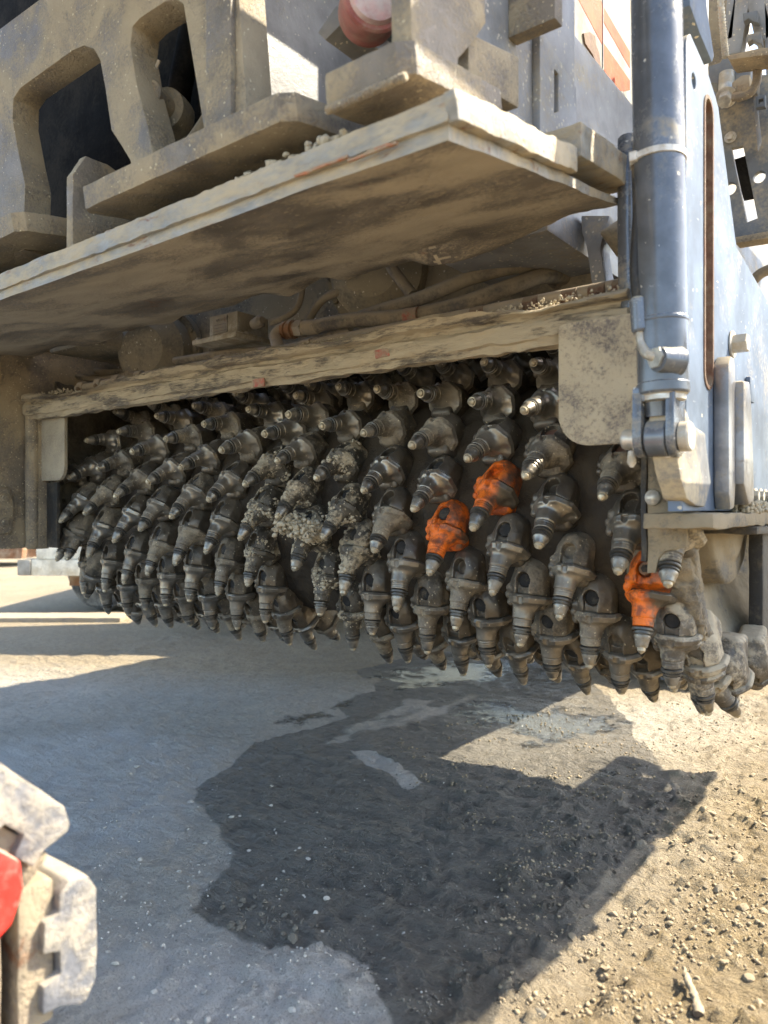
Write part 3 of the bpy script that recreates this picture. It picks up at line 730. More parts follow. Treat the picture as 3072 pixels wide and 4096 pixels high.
# ------------------------------------------------------------------ the milling machine: body, housing, cross bar
def pt(px, py, **k): return at(px, py, **k)
def xz(L, Y): return [(at(a, b, Y=Y).x, at(a, b, Y=Y).z) for a, b in L]
def yz(L, X): return [(at(a, b, X=X).y, at(a, b, X=X).z) for a, b in L]
machine = thing('milling_machine', 'large grey and white road milling machine standing over the drum', 'milling machine', (-1.6, 2.5, 0))
put('main_body', box(-1.80, -0.76, -4.5, 9.0, 2.32, 2.95, 0.03), M['chassis'], machine)
put('frame_beam', box(-1.00, -0.70, 1.47, 2.65, 1.44, 1.93, 0.012), M['bluegrey'], machine)
put('frame_beam', box(-2.75, -2.45, 1.47, 2.65, 1.44, 1.50, 0.012), M['inner'], machine)
pan = put('body_panel', box(-0.80, -0.745, 1.60, 3.6, 1.935, 3.2, 0.006), M['white'], machine, 'white side panel with orange stripes')
k_ = 0.5425
def cr(L): return yz([(1700 + a * k_, b * k_) for a, b in L], -0.741)
put('stripe', prism(cr([(1130, -30), (1295, -30), (1318, 30), (1318, 330), (1316, 505), (1318, 305)][:4] + [(1316, 325)]), 'X', -0.7452, -0.7442, 0), M['orange_band'], pan)
put('stripe', prism(cr([(1322, 305), (1520, 590), (1520, 660), (1432, 682), (1322, 500)]), 'X', -0.7452, -0.7442, 0), M['orange_band'], pan)
put('stripe', prism(cr([(1322, 40), (1520, 380), (1520, 500), (1322, 150)]), 'X', -0.7452, -0.7442, 0), M['orange_band'], pan)
put('panel_seam', box(-0.7455, -0.7425, at(1700 + 1319 * k_, 100, X=-0.741).y - 0.002, at(1700 + 1319 * k_, 100, X=-0.741).y + 0.002, 1.94, 3.1, 0), M['chassis'], pan)
put('peeled_patch', rough(prism(cr([(1170, 245), (1215, 236), (1252, 268), (1262, 330), (1285, 400), (1296, 500), (1270, 490), (1235, 400), (1180, 320)]), 'X', -0.7453, -0.7405, 0), 0.002, 60), M['rustband'], pan, 'dark rusty patch where the white paint peeled')
put('shade_canopy', box(-0.30, 0.13, 1.62, 4.2, 2.58, 2.62, 0.006), M['chassis'], machine)  # unseen overhead slab, added to keep the sun off the walls below
put('front_frame', box(-2.2, -0.72, 2.66, 6.5, 1.12, 2.30, 0.01), M['chassis'], machine)  # unseen front of the machine, put in to shade the ground beyond
put('latch', bolt(at(2470, 395, X=-0.738), (1, 0, 0), 0.016, 0.014), M['zinc'], machine)
put('housing_wall', rough(box(-3.05, -0.72, 1.80, 1.83, 1.36, 1.95, 0.002), 0.006, 4, cuts=6), M['inner'], machine, 'dusty back wall above the drum')
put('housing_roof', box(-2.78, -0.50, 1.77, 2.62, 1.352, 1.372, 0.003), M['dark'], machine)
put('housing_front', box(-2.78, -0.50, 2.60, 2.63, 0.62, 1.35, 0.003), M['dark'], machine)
put('end_wall', rough(prism([(1.16, 0.705), (1.60, 0.70), (2.62, 0.66), (2.62, 1.46), (1.16, 1.46)], 'X', -2.86, -2.805, 0.004), 0.003, 9, cuts=6), M['frame'], machine, 'dusty left end wall of the drum housing')
put('wall_gusset', box(-2.86, -2.80, 1.47, 1.80, 1.462, 1.66, 0.004), M['frame'], machine)
put('wall_crust', rough(box(-2.806, -2.78, 1.52, 2.2, 0.72, 1.34, 0.004), 0.022, 26, seed=5, cuts=7), M['crust_dark'], machine, 'dark mud caked on the end wall')
put('door_outline', plate([[(1.20, 1.33), (1.315, 1.31), (1.315, 1.39), (1.20, 1.41)], [(1.206, 1.337), (1.309, 1.318), (1.309, 1.383), (1.206, 1.402)]], 'X', -2.806, -2.801, 0.0005), M['frame'], machine)
rod = put('hinge_rod', rough(lathe([(0, 0.02), (0.01, 0.026), (0.5, 0.026), (0.505, 0.034), (0.53, 0.036), (0.55, 0.026), (0.556, 0.0)], (-2.775, 1.42, 0.70), (0, 0, 1), 18), 0.004, 40, cuts=4), M['frame'], machine, 'dust caked vertical rod')
put('rod_bracket', rough(prism([(1.29, 0.76), (1.345, 0.76), (1.355, 0.86), (1.34, 0.93), (1.29, 0.93)], 'X', -2.81, -2.785, 0.004), 0.002, 30, cuts=2), M['frame'], machine)
for zz in (0.80, 0.89): put('bolt', bolt((-2.785, 1.318, zz), (1, 0, 0), 0.012), M['frame'], machine)
# cross bar
def bar_bend(Vv):
    x = Vv[..., 0]; top = Vv[..., 2] > 1.252
    w = fbm(np.stack([x * 3.2, x * 0, x * 0], -1), 4)
    Vv[..., 2] += np.where(top, w * 0.022 - 0.006 * np.exp(-((x + 2.3) / 0.25) ** 2) * 4, w * 0.004)
    Vv[..., 1] += np.where(top, fbm(np.stack([x * 6, x * 0 + 4, x * 0], -1), 4) * 0.018, 0)
    return Vv
bar_prof = [(1.405, 1.182), (1.400, 1.196), (1.392, 1.198), (1.390, 1.232), (1.402, 1.238), (1.400, 1.246), (1.378, 1.252), (1.372, 1.264), (1.385, 1.270), (1.50, 1.272), (1.50, 1.24), (1.43, 1.235), (1.43, 1.182)]
bar = put('cross_bar', sweep(bar_prof, -2.775, -0.50, 520, 0.0095, 46, bend=bar_bend), M['bar'], machine, 'bent crusty steel bar across the drum opening')
for px, py in ((1525, 1412), (1030, 1530)): 
    c = at(px, py, Y=1.386); put('paint_mark', rough(box(c.x - 0.022, c.x + 0.022, 1.3875, 1.394, c.z - 0.010, c.z + 0.010, 0.002), 0.004, 50, cuts=4), M['redmark'], bar)
g = np.random.default_rng(5); n = 1500
px_ = g.uniform(-2.75, -0.52, n); tt = g.random(n)
keep = fbm(np.stack([px_ * 7, tt * 0, tt * 0], -1), 4) > -0.05
P = np.stack([px_, 1.385 + g.uniform(0, 0.06, n), 1.262 + g.uniform(0, 0.012, n)], -1)[keep]
tag(put('dirt_crumbs', lumps(P, g.uniform(0.0012, 0.0040, len(P)), 3), M['crust'], machine), kind='stuff')
# deflector plates either side of the drum
def rounded(x0, x1, z0, z1, rl, rr, n=8, rtl=0.012):
    P = []
    for k in range(n + 1): a = math.pi + k / n * math.pi / 2; P.append((x0 + rl + rl * math.cos(a), z0 + rl + rl * math.sin(a)))
    for k in range(n + 1): a = 1.5 * math.pi + k / n * math.pi / 2; P.append((x1 - rr + rr * math.cos(a), z0 + rr + rr * math.sin(a)))
    P += [(x1, z1)]
    for k in range(5): a = math.pi / 2 + k / 4 * math.pi / 2; P.append((x0 + rtl + rtl * math.cos(a), z1 - rtl + rtl * math.sin(a)))
    return P
put('deflector_plate', prism(rounded(-0.632, -0.458, 0.972, 1.212, 0.062, 0.01), 'Y', 1.374, 1.384, 0.002), M['flap'], machine, 'dust covered plate with rounded corner beside the lift cylinder')
put('deflector_plate', prism(rounded(-2.750, -2.585, 0.955, 1.205, 0.01, 0.05), 'Y', 1.44, 1.452, 0.003), M['flap2'], machine, 'pale dusty plate at the far end of the drum')
put('wall_strip', rough(box(-2.765, -2.748, 1.43, 1.47, 0.70, 1.20, 0.003), 0.002, 30, cuts=4), M['frame'], machine)
put('lower_plate', box(-2.748, -2.675, 1.46, 1.475, 0.705, 0.95, 0.003), M['black'], machine)
# near end plate of the housing
ep = xz([(2590, 1640), (2745, 1640), (2745, 2190), (2655, 2205), (2632, 2235), (2622, 2292), (2590, 2292)], 1.49)
put('end_plate', rough(prism(ep, 'Y', 1.49, 1.502, 0.002), 0.0015, 40, cuts=5), M['enddust'], machine, 'dust caked end plate under the side skid')
put('end_plate_edge', rough(box(ep[0][0] - 0.012, ep[0][0] - 0.001, 1.486, 1.53, 0.745, 1.06, 0.002), 0.0025, 40, cuts=5), M['black'], machine)
put('rivet', lathe([(0, 0.017), (0.006, 0.015), (0.011, 0.008), (0.012, 0)], at(2613, 1990, Y=1.489), (0, -1, 0), 16), M['zinc'], machine)
put('strut', prism(xz([(2322, 860), (2440, 860), (2400, 990), (2425, 1135), (2365, 1135), (2345, 990), (2325, 930)], 1.62), 'Y', 1.62, 1.68, 0.006), M['bluegrey'], machine, 'blue grey strut in the corner above the bar')
put('cone_cap', lathe([(0, 0.004), (0.05, 0.045), (0.10, 0.055), (0.2, 0.055)], at(2405, 930, Y=1.60), (0.7, 0.7, -0.1), 18), M['inner'], machine)
# hydraulic motors half seen over the bar
for px, py, r, Y_ in ((600, 1400, 0.17, 1.66), (1500, 1080, 0.17, 1.70)):
    c = at(px, py, Y=Y_); mo = put('motor_housing', lathe([(-0.10, r * 0.6), (-0.10, r), (-0.06, r), (-0.055, r * 0.86), (0.0, r * 0.82), (0.05, r * 0.5), (0.06, 0)], c, (0.35, -0.9, -0.1), 40), M['inner'], machine)
    for a in range(14):
        ax = Vector((0.35, -0.9, -0.1)).normalized(); s = ax.cross(Vector((0, 0, 1))).normalized(); u = s.cross(ax)
        put('bolt', bolt(c - ax * 0.058 + (s * math.cos(a * 0.449) + u * math.sin(a * 0.449)) * r * 0.93, ax, 0.010, 0.012, False), M['inner'], mo)
# rubber apron in front of the drum
fl = thing('rubber_flap', 'tall dark rubber flap hanging behind the drum end', 'rubber flap', (-0.405, 2.08, 0.46))
put('strip', rough(box(-0.425, -0.392, 2.02, 2.085, 0.455, 0.794, 0.005), 0.002, 12, cuts=5), M['black'], fl)
put('strip', rough(box(-0.420, -0.388, 2.088, 2.13, 0.462, 0.794, 0.004), 0.003, 30, cuts=5), M['crust_dark'], fl)

# ------------------------------------------------------------------ scraper shield lifted behind the drum
scr = thing('scraper_shield', 'raised dusty steel scraper shield with window frame, seen from below', 'scraper', (-1.6, 1.1, 1.33))
def scr_bend(Vv):
    x = Vv[..., 0]; y = Vv[..., 1]
    rear = np.clip((y - 1.36) / 0.075, 0, 1)
    w = fbm(np.stack([x * 5, x * 0 + 2, x * 0], -1), 5)
    Vv[..., 1] += rear * (w * 0.035); Vv[..., 2] += rear * fbm(np.stack([x * 9, x * 0 + 7, x * 0], -1), 4) * 0.02
    # torn corner near the middle
    t = np.exp(-((x + 0.92) / 0.10) ** 2) * rear; Vv[..., 2] -= t * 0.035; Vv[..., 1] -= t * 0.02
    Vv[..., 2] += -0.010 * np.clip((x + 2.0) / -0.8, 0, 1) * rear
    return Vv
sp = sweep([(0.820, 1.330), (1.10, 1.379), (1.440, 1.438), (1.446, 1.452), (1.10, 1.40), (0.832, 1.386), (0.822, 1.372)], -2.9, -0.530, 260, 0.0045, 16, seed=3, bend=scr_bend)
with_mat(sp, M['plate_under'], M['edge'])
for f in sp.polygons:
    if f.normal.y < -0.55 or f.normal.x > 0.6: f.material_index = 1
put('shield_plate', sp, None, scr, 'broad worn steel plate seen from below')
put('edge_strip', rough(sweep([(0.812, 1.350), (0.812, 1.384), (0.836, 1.392), (0.836, 1.350)], -2.9, -0.526, 420, 0.003, 90, seed=8), 0.001, 60), M['edge'], scr)
put('end_strip', rough(box(-0.530, -0.512, 0.815, 1.20, 1.345, 1.384, 0.003, Matrix.Translation((0, 0.8, 1.35)) @ Matrix.Rotation(R_(10), 4, 'X') @ Matrix.Translation((0, -0.8, -1.35))), 0.005, 30, cuts=5), M['edge'], scr, 'sunlit worn end of the shield plate')
put('end_strip', rough(box(-0.600, -0.508, 1.20, 1.44, 1.443, 1.500, 0.004, Matrix.Translation((0, 1.2, 1.42)) @ Matrix.Rotation(R_(6), 4, 'X') @ Matrix.Translation((0, -1.2, -1.42))), 0.003, 30, cuts=4), M['edge'], scr)
for a, b in (((1180, 700), (1395, 635)), ((1395, 640), (1590, 575)), ((1470, 610), (1560, 580))):
    p0 = at(*a, Y=0.81); p1 = at(*b, Y=0.81)
    put('paint_streak', rough(box(p0.x, p1.x, 0.8075, 0.812, (p0.z + p1.z) / 2 - 0.0015, (p0.z + p1.z) / 2 + 0.002, 0), 0.002, 60, cuts=4), M['old_orange'], scr)
def foot(x0, x1, z=1.432, y0=0.795, y1=1.16, cl=0.02, crr=0.02, th=0.042):
    me = prism([(x0, y0 + cl), (x0 + cl, y0), (x1 - crr, y0), (x1, y0 + crr), (x1, y1), (x0, y1)], 'Z', z, z + th, 0.002)
    me.transform(Matrix.Translation((0, y0, z)) @ Matrix.Rotation(R_(9), 4, 'X') @ Matrix.Translation((0, -y0, -z)))
    return rough(me, 0.0018, 22, cuts=5)
put('foot_plate', foot(-1.370, -0.795), M['frame'], scr); put('foot_plate', foot(-2.6, -1.615, 1.452), M['frame'], scr)
put('foot_plate', foot(-0.735, -0.575, 1.425, 0.795, 1.05), M['frame'], scr)
fr = xz([(-250, 1100), (-250, 290), (0, 115), (155, 0), (400, -170), (945, -170), (990, 480), (1000, 600), (850, 690), (812, 500), (785, 330), (740, 60), (733, 15), (705, -2), (660, 5), (560, 70),
         (528, 105), (521, 180), (545, 330), (590, 500), (628, 700), (628, 790), (560, 800), (520, 640), (490, 590), (445, 520), (420, 350), (400, 240), (375, 195), (335, 182), (290, 200), (80, 352), (52, 395), (50, 480), (75, 620), (100, 740), (95, 890), (95, 1000)], 0.88)
put('window_frame', rough(prism(fr, 'Y', 0.88, 0.945, 0.0025), 0.0008, 20), M['frame'], scr, 'tan dusty steel frame with two tall openings')
put('frame_strip', box(at(835, 0, Y=0.875).x, at(935, 0, Y=0.875).x, 0.868, 0.88, 1.47, 2.2, 0.003), M['frame'], scr)
put('side_panel', box(-1.13, -1.10, 0.946, 1.42, 1.47, 2.25, 0.004), M['bluegrey'], scr, 'speckled blue grey panel beside the window frame')
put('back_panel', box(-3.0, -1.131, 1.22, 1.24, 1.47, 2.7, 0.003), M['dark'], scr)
put('inner_panel', box(-1.9, -1.36, 1.10, 1.12, 1.47, 1.66, 0.004), M['chassis'], scr)
put('back_panel', box(-1.098, -0.63, 1.36, 1.38, 1.5, 1.80, 0.003), M['chassis'], scr)
put('inner_pipe', tube([(-2.0, 1.15, 1.55), (-1.75, 1.14, 1.70), (-1.5, 1.15, 1.72), (-1.2, 1.16, 1.95)], 0.022), M['hose'], scr)
put('inner_pipe', tube([(-1.62, 1.18, 1.47), (-1.58, 1.17, 1.8), (-1.5, 1.18, 2.1)], 0.03), M['dark'], scr)
put('inner_bracket', box(-1.35, -1.24, 1.05, 1.2, 1.50, 1.62, 0.01), M['dark'], scr)
put('rib', rough(prism([(0.84, 1.345), (0.90, 1.345), (1.05, 1.40), (1.05, 1.56), (0.92, 1.60), (0.87, 1.60), (0.84, 1.55)], 'X', -1.50, -1.475, 0.003), 0.002, 30, cuts=3), M['frame'], scr)
pn_ = at(705, 480, Y=1.02)
put('pin', lathe([(0, 0.045), (0.02, 0.047), (0.05, 0.045), (0.052, 0.027), (0.11, 0.027), (0.113, 0.022), (0.113, 0)], pn_, (0.4, -0.9, 0), 22), M['frame'], scr)
put('cotter', tube([pn_ + Vector((0.03, -0.07, 0.02)), pn_ + Vector((0.035, -0.08, 0.05)), pn_ + Vector((0.05, -0.08, 0.075))], 0.004, 8), M['zinc'], scr)
put('leg', rough(prism(yz([(1640, -150), (1935, -150), (1945, 95), (1900, 160), (1835, 235), (1835, 290), (1868, 385), (1680, 300), (1650, 250)], -0.578), 'X', -0.612, -0.578, 0.004), 0.001, 20, cuts=2), M['frame'], scr, 'sunlit steel leg at the end of the shield')
put('side_wall', rough(prism([(0.95, 1.475), (1.43, 1.545), (1.43, 2.3), (0.95, 2.3)], 'X', -0.64, -0.622, 0.003), 0.002, 8, cuts=3), M['bluegrey'], scr)
put('flange', prism([(0.96, 1.49), (1.12, 1.515), (1.12, 1.60), (0.96, 1.56)], 'X', -0.622, -0.585, 0.004), M['frame'], scr)
put('flange', box(-0.622, -0.535, 1.15, 1.18, 1.66, 2.3, 0.003), M['frame'], scr)
put('slot_plate', plate([[(1.24, 1.53), (1.40, 1.555), (1.40, 1.68), (1.24, 1.72)], [(1.30, 1.59), (1.318, 1.60), (1.318, 1.67), (1.30, 1.67)]], 'X', -0.622, -0.606, 0.002), M['bluegrey'], scr)
lamp = thing('marker_lamp', 'round red marker lamp above the scraper feet', 'lamp', tuple(at(1490, 10, Y=0.98)))
lc = at(1490, 10, Y=0.98)
put('lamp_body', lathe([(-0.05, 0.05), (0.02, 0.056), (0.024, 0.052)], lc, (0.75, -0.6, -0.15), 30), M['lampred'], lamp)
put('lens', lathe([(0.02, 0.047), (0.034, 0.042), (0.040, 0.02), (0.041, 0)], lc, (0.75, -0.6, -0.15), 30), M['lens'], lamp)
put('bracket', prism(xz([(1270, 130), (1345, 20), (1560, 170), (1540, 215), (1370, 90), (1300, 160)], 1.05), 'Y', 1.05, 1.16, 0.003), M['bluegrey'], scr)
g = np.random.default_rng(8); n = 2600
x_ = g.uniform(-2.8, -0.55, n); k_n = fbm(np.stack([x_ * 5, x_ * 0, x_ * 0 + 3], -1), 4); kp = k_n > -0.08
P = np.stack([x_, 0.832 + g.uniform(0, 0.07, n), 1.388 + g.uniform(0, 1, n) * 0.03 * np.clip(k_n + 0.25, 0, 1)], -1)[kp]
tag(put('dirt_crumbs', lumps(P, g.uniform(0.003, 0.012, len(P)), 9), M['crust'], scr), kind='stuff')

# ------------------------------------------------------------------ side plate, near
SX = -0.392
sd = thing('side_plate', 'tall blue grey side plate with a long vertical slot', 'side plate', (SX, 1.9, 0.84))
out = yz([(2745, 1700), (2745, 170), (2752, 140), (2762, 135), (2835, 300), (2862, 385), (2874, 430), (2946, 985), (3072, 1205)], SX)
out += [(2.10, 1.33), (2.70, 1.30), (2.70, 0.846), (1.36, 0.846), (1.36, 1.0)]
def stadium(y0, y1, z0, z1, n=8):
    r = (y1 - y0) / 2; c = (y0 + y1) / 2
    return [(c + r * math.cos(a), z0 + r + r * math.sin(a)) for a in [math.pi + k / n * math.pi for k in range(n + 1)]] + \
           [(c + r * math.cos(a), z1 - r + r * math.sin(a)) for a in [k / n * math.pi for k in range(n + 1)]]
def circ(c, r, n=18): return [(c[0] + r * math.cos(2 * math.pi * k / n), c[1] + r * math.sin(2 * math.pi * k / n)) for k in range(n)]
h1 = at(2776, 325, X=SX); e1 = at(2946, 1672, X=SX); e2 = at(2952, 1822, X=SX)
put('plate', plate([out, stadium(1.497, 1.552, 1.085, 1.64), circ((h1.y, h1.z), 0.014), circ((e1.y, e1.z), 0.026), circ((e2.y, e2.z), 0.026), circ((2.64, 1.25), 0.02), circ((2.46, 1.044), 0.018)], 'X', SX - 0.026, SX, 0.002), M['sideplate'], sd)
put('slot_liner', plate([stadium(1.491, 1.558, 1.079, 1.646), stadium(1.499, 1.550, 1.087, 1.638)], 'X', SX - 0.03, SX + 0.0025, 0.001), M['rustband'], sd, 'rust edged lining of the slot')
put('slot_backing', box(SX - 0.036, SX - 0.028, 1.48, 1.57, 1.06, 1.66, 0), M['frame'], sd)
for e in (e1, e2): put('eyelet', lathe([(0, 0.0245), (0.014, 0.0245), (0.017, 0.021), (0.017, 0)], (SX - 0.024, e.y - 0.004, e.z), (1, 0, 0), 22), M['sidelow'], sd)
put('eyelet_backing', box(SX - 0.036, SX - 0.027, e2.y - 0.05, e1.y + 0.05, e2.z - 0.05, e1.z + 0.05, 0), M['black'], sd)
lug = yz([(2745, 1600), (2700, 1640), (2660, 1680), (2652, 1760), (2662, 1850), (2680, 1935), (2700, 1985), (2740, 2008), (2860, 2040)], SX + 0.02)
lug = [(1.262, 0.962), (1.270, 1.005), (1.290, 1.030), (1.325, 1.030), (1.37, 1.00), (1.46, 0.99), (1.50, 0.90), (1.46, 0.853), (1.40, 0.856), (1.345, 0.868), (1.312, 0.90), (1.285, 0.94)]
put('lug', rough(prism(lug, 'X', SX - 0.030, SX + 0.012, 0.005), 0.0012, 25, cuts=3), M['sidelow'], sd, 'curved lug that carries the cylinder pin')
put('wear_bar', prism([(1.556, 1.13), (1.575, 1.15), (1.60, 1.148), (1.612, 1.10), (1.612, 0.90), (1.60, 0.852), (1.572, 0.848), (1.560, 0.88)], 'X', SX + 0.001, SX + 0.030, 0.005), M['wearbar'], sd, 'grey vertical wear bar')
put('wear_bar', prism([(1.612, 1.105), (1.665, 1.11), (1.680, 1.06), (1.700, 0.93), (1.705, 0.868), (1.66, 0.858), (1.614, 0.90)], 'X', SX + 0.001, SX + 0.045, 0.006), M['wearbar'], sd)
put('big_bolt', bolt(at(2928, 1378, X=SX + 0.001), (1, 0, 0), 0.020, 0.030), M['zinc'], sd)
sq = at(2985, 1560, X=SX); put('tab', box(SX + 0.001, SX + 0.012, sq.y - 0.015, sq.y + 0.03, sq.z - 0.028, sq.z + 0.028, 0.003), M['sideplate'], sd)
for i in range(6): put('bolt', bolt((SX + 0.001, 1.87 + i * 0.055, 0.880), (1, 0, 0), 0.013, 0.018), M['zinc'], sd)
put('bolt_strip', rough(box(SX + 0.001, SX + 0.006, 1.83, 2.2, 0.850, 0.868, 0.001), 0.001, 40, cuts=3), M['rust'], sd)
put('skid', rough(box(-0.475, -0.352, 1.40, 2.70, 0.814, 0.842, 0.004), 0.006, 22, cuts=6), M['enddust'], sd, 'dust caked skid along the lower edge')
put('skid_shoe', rough(box(-0.47, -0.345, 1.72, 2.66, 0.796, 0.812, 0.003), 0.003, 22, cuts=5), M['black'], sd)
g = np.random.default_rng(18); n = 700
P = np.stack([g.uniform(-0.39, -0.352, n), g.uniform(1.70, 2.3, n), 0.845 + g.uniform(0, 1, n) ** 2 * 0.02], -1)
tag(put('dirt_crumbs', lumps(P, g.uniform(0.002, 0.008, n), 19), M['crust'], sd), kind='stuff')
# the panels over the side plate
put('upper_cover', prism(yz([(2755, -120), (2818, -120), (2830, 40), (2858, 225), (2850, 250), (2800, 130), (2762, 20)], -0.40), 'X', -0.46, -0.40, 0.004), M['sideplate'], machine, 'blue grey cover plate above the side plate')

# ------------------------------------------------------------------ lift cylinder
cy = thing('lift_cylinder', 'grey hydraulic lift cylinder hanging in front of the side plate', 'hydraulic cylinder', tuple(at(2640, 1760, Y=1.285)))
c0 = at(2653, 1580, Y=1.285); c1 = at(2622, -160, Y=1.285); ax = (c1 - c0).normalized(); L = (c1 - c0).length
put('barrel', lathe([(0, 0.040), (0.004, 0.0425), (0.018, 0.0425), (0.020, 0.0415), (0.120, 0.0415), (0.122, 0.0425), (0.126, 0.0425), (0.128, 0.0415), (L, 0.0415)], c0, ax, 44, 25), M['steel_grey'], cy)
put('gland', lathe([(-0.012, 0.030), (-0.010, 0.036), (-0.002, 0.036), (0, 0.039), (0.006, 0.039)], c0, ax, 36), M['zinc'], cy)
pc_ = at(2637, 1752, Y=1.285)
put('rod_end', join(lathe([(0.035, 0.022), (0.068, 0.024), (0.074, 0.020)], pc_, ax, 26), lathe([(-0.017, 0.030), (-0.015, 0.032), (0.015, 0.032), (0.017, 0.030)], pc_ + Vector((0.0, 0, 0)), (1, 0, 0), 30)), M['steel_grey'], cy)
def cheek(x0, x1):
    P = [(pc_.y - 0.030, pc_.z + 0.075), (pc_.y - 0.032, pc_.z)] + [(pc_.y + 0.032 * math.cos(a), pc_.z + 0.034 * math.sin(a)) for a in [math.pi + k * math.pi / 10 for k in range(1, 10)]] + [(pc_.y + 0.032, pc_.z), (pc_.y + 0.030, pc_.z + 0.075)]
    return prism(P, 'X', x0, x1, 0.003)
put('clevis_cheek', cheek(pc_.x - 0.036, pc_.x - 0.020), M['steel_grey'], cy); put('clevis_cheek', cheek(pc_.x + 0.019, pc_.x + 0.034), M['steel_grey'], cy)
put('clevis_block', box(pc_.x - 0.036, pc_.x + 0.034, pc_.y - 0.029, pc_.y + 0.029, pc_.z + 0.060, pc_.z + 0.086, 0.004), M['steel_grey'], cy)
put('pin', lathe([(-0.062, 0.015), (-0.058, 0.018), (-0.040, 0.018), (-0.040, 0.023), (-0.037, 0.023), (-0.037, 0.016), (0.036, 0.016), (0.036, 0.025), (0.050, 0.025), (0.053, 0.022), (0.053, 0)], pc_, (1, 0, 0), 24), M['zinc'], cy)
put('grease_drip', lathe([(0, 0.006), (0.02, 0.008), (0.028, 0.003)], pc_ + Vector((-0.045, -0.005, -0.020)), (0, 0, -1), 10), M['tie'], cy)
def cyl_pt(px, py, off): return at(px, py, Y=1.285 - off)
hs = [cyl_pt(2545, 640, 0.012), cyl_pt(2550, 850, 0.02), cyl_pt(2540, 1060, 0.025), cyl_pt(2550, 1210, 0.03)]
put('pressure_hose', tube(hs, 0.0085), M['black'], cy)
put('ferrule', lathe([(0, 0.012), (0.004, 0.0145), (0.056, 0.0145), (0.060, 0.009)], cyl_pt(2562, 1330, 0.03), cyl_pt(2553, 1205, 0.03) - cyl_pt(2562, 1330, 0.03), 20), M['steel_grey'], cy)
put('elbow', tube([cyl_pt(2562, 1325, 0.03), cyl_pt(2568, 1375, 0.032), cyl_pt(2585, 1412, 0.04), cyl_pt(2610, 1425, 0.045), cyl_pt(2635, 1437, 0.03)], 0.0085), M['zinc'], cy)
put('nut', lathe([(0, 0.018), (0.014, 0.018), (0.016, 0.015)], cyl_pt(2618, 1430, 0.050), (0.5, 0.85, -0.05), 6), M['zinc'], cy)
put('port_boss', lathe([(0, 0.020), (0.02, 0.022), (0.04, 0.026)], cyl_pt(2632, 1437, 0.048), (0.5, 0.85, -0.05), 22), M['steel_grey'], cy)
tz = at(2632, 640, Y=1.285); put('cable_tie', join(lathe([(-0.005, 0.0435), (-0.005, 0.0455), (0.005, 0.0455), (0.005, 0.0435)], tz, ax, 40), box(tz.x - 0.035, tz.x - 0.022, tz.y - 0.042, tz.y - 0.030, tz.z - 0.008, tz.z + 0.008, 0.002)), M['tie'], cy)
ho = tag(put('vertical_hose', tube([at(2512, 560, Y=1.44), at(2512, 720, Y=1.42), at(2514, 1000, Y=1.42), at(2522, 1320, Y=1.42)], 0.020), M['steel_grey']), 'dark thick vertical hose just left of the lift cylinder', 'hose')

# ------------------------------------------------------------------ hoses, pipe and junction box above the bar
def hose(pxs, r, label, ys=None, mat='hose'):
    Y0 = ys or [1.55] * len(pxs)
    return tag(put('hydraulic_hose', tube([at(a, b, Y=y) for (a, b), y in zip(pxs, Y0)], r), M[mat]), label, 'hose', 'hoses above the cross bar')
hose([(1400, 1290), (1480, 1256), (1680, 1193), (1889, 1110), (2064, 1068), (2165, 1085), (2230, 1130)], 0.0185, 'upper thick hose arching over to the right above the bar', [1.60, 1.60, 1.60, 1.62, 1.66, 1.72, 1.80])
hose([(1215, 1315), (1400, 1281), (1610, 1267), (1819, 1225), (2029, 1152), (2169, 1105), (2270, 1110)], 0.0195, 'thick hose with a red mark running from the elbow fitting', [1.535, 1.54, 1.55, 1.57, 1.62, 1.70, 1.82])
hose([(1085, 1289), (1130, 1274), (1180, 1240), (1205, 1180), (1212, 1060), (1212, 980)], 0.010, 'thin hose rising from the grey junction box', [1.58, 1.58, 1.6, 1.62, 1.64, 1.68])
hose([(1225, 1330), (1240, 1270), (1290, 1200), (1360, 1165), (1430, 1150)], 0.012, 'curved hose with a crimped end by the motor', [1.68, 1.67, 1.66, 1.66, 1.68])
hose([(150, 1400), (230, 1470), (330, 1510), (450, 1512), (560, 1480)], 0.012, 'black hose sagging at the far left above the bar', [1.62] * 5)
hose([(200, 1430), (330, 1470), (430, 1490), (560, 1475)], 0.013, 'black hose looped behind the sagging one at far left', [1.70] * 4)
hose([(1540, 1010), (1570, 1075), (1610, 1130), (1650, 1180)], 0.016, 'short ribbed hose dropping beside the torn plate', [1.62] * 4)
hose([(700, 1445), (900, 1415), (1150, 1390), (1400, 1310)], 0.013, 'dusty hose lying behind the water pipe', [1.58] * 4)
c = at(1650, 1262, Y=1.545); put('paint_band', lathe([(-0.02, 0.0202), (0.02, 0.0202)], c, at(1700, 1253, Y=1.553) - at(1600, 1268, Y=1.549), 20), M['redmark'], bpy.data.objects['hydraulic_hose.001'])
ft = thing('elbow_fitting', 'steel elbow fitting joining the thick hose to the water pipe', 'pipe fitting', tuple(at(1115, 1380, Y=1.50)))
e0, e1_ = at(1200, 1315, Y=1.533), at(1245, 1310, Y=1.537); d_ = (e1_ - e0).normalized()
put('hex_nut', lathe([(-0.012, 0.024), (0.014, 0.026), (0.016, 0.022)], e0, d_, 6), M['pipe'], ft)
put('ferrule', lathe([(0.014, 0.022), (0.060, 0.022), (0.064, 0.020)], e0, d_, 20), M['pipe'], ft)
put('ring_nut', lathe([(-0.060, 0.020), (-0.056, 0.026), (-0.046, 0.026), (-0.044, 0.021), (-0.036, 0.021), (-0.034, 0.027), (-0.022, 0.027), (-0.020, 0.020), (-0.01, 0.020)], e0, d_, 22), M['rust'], ft)
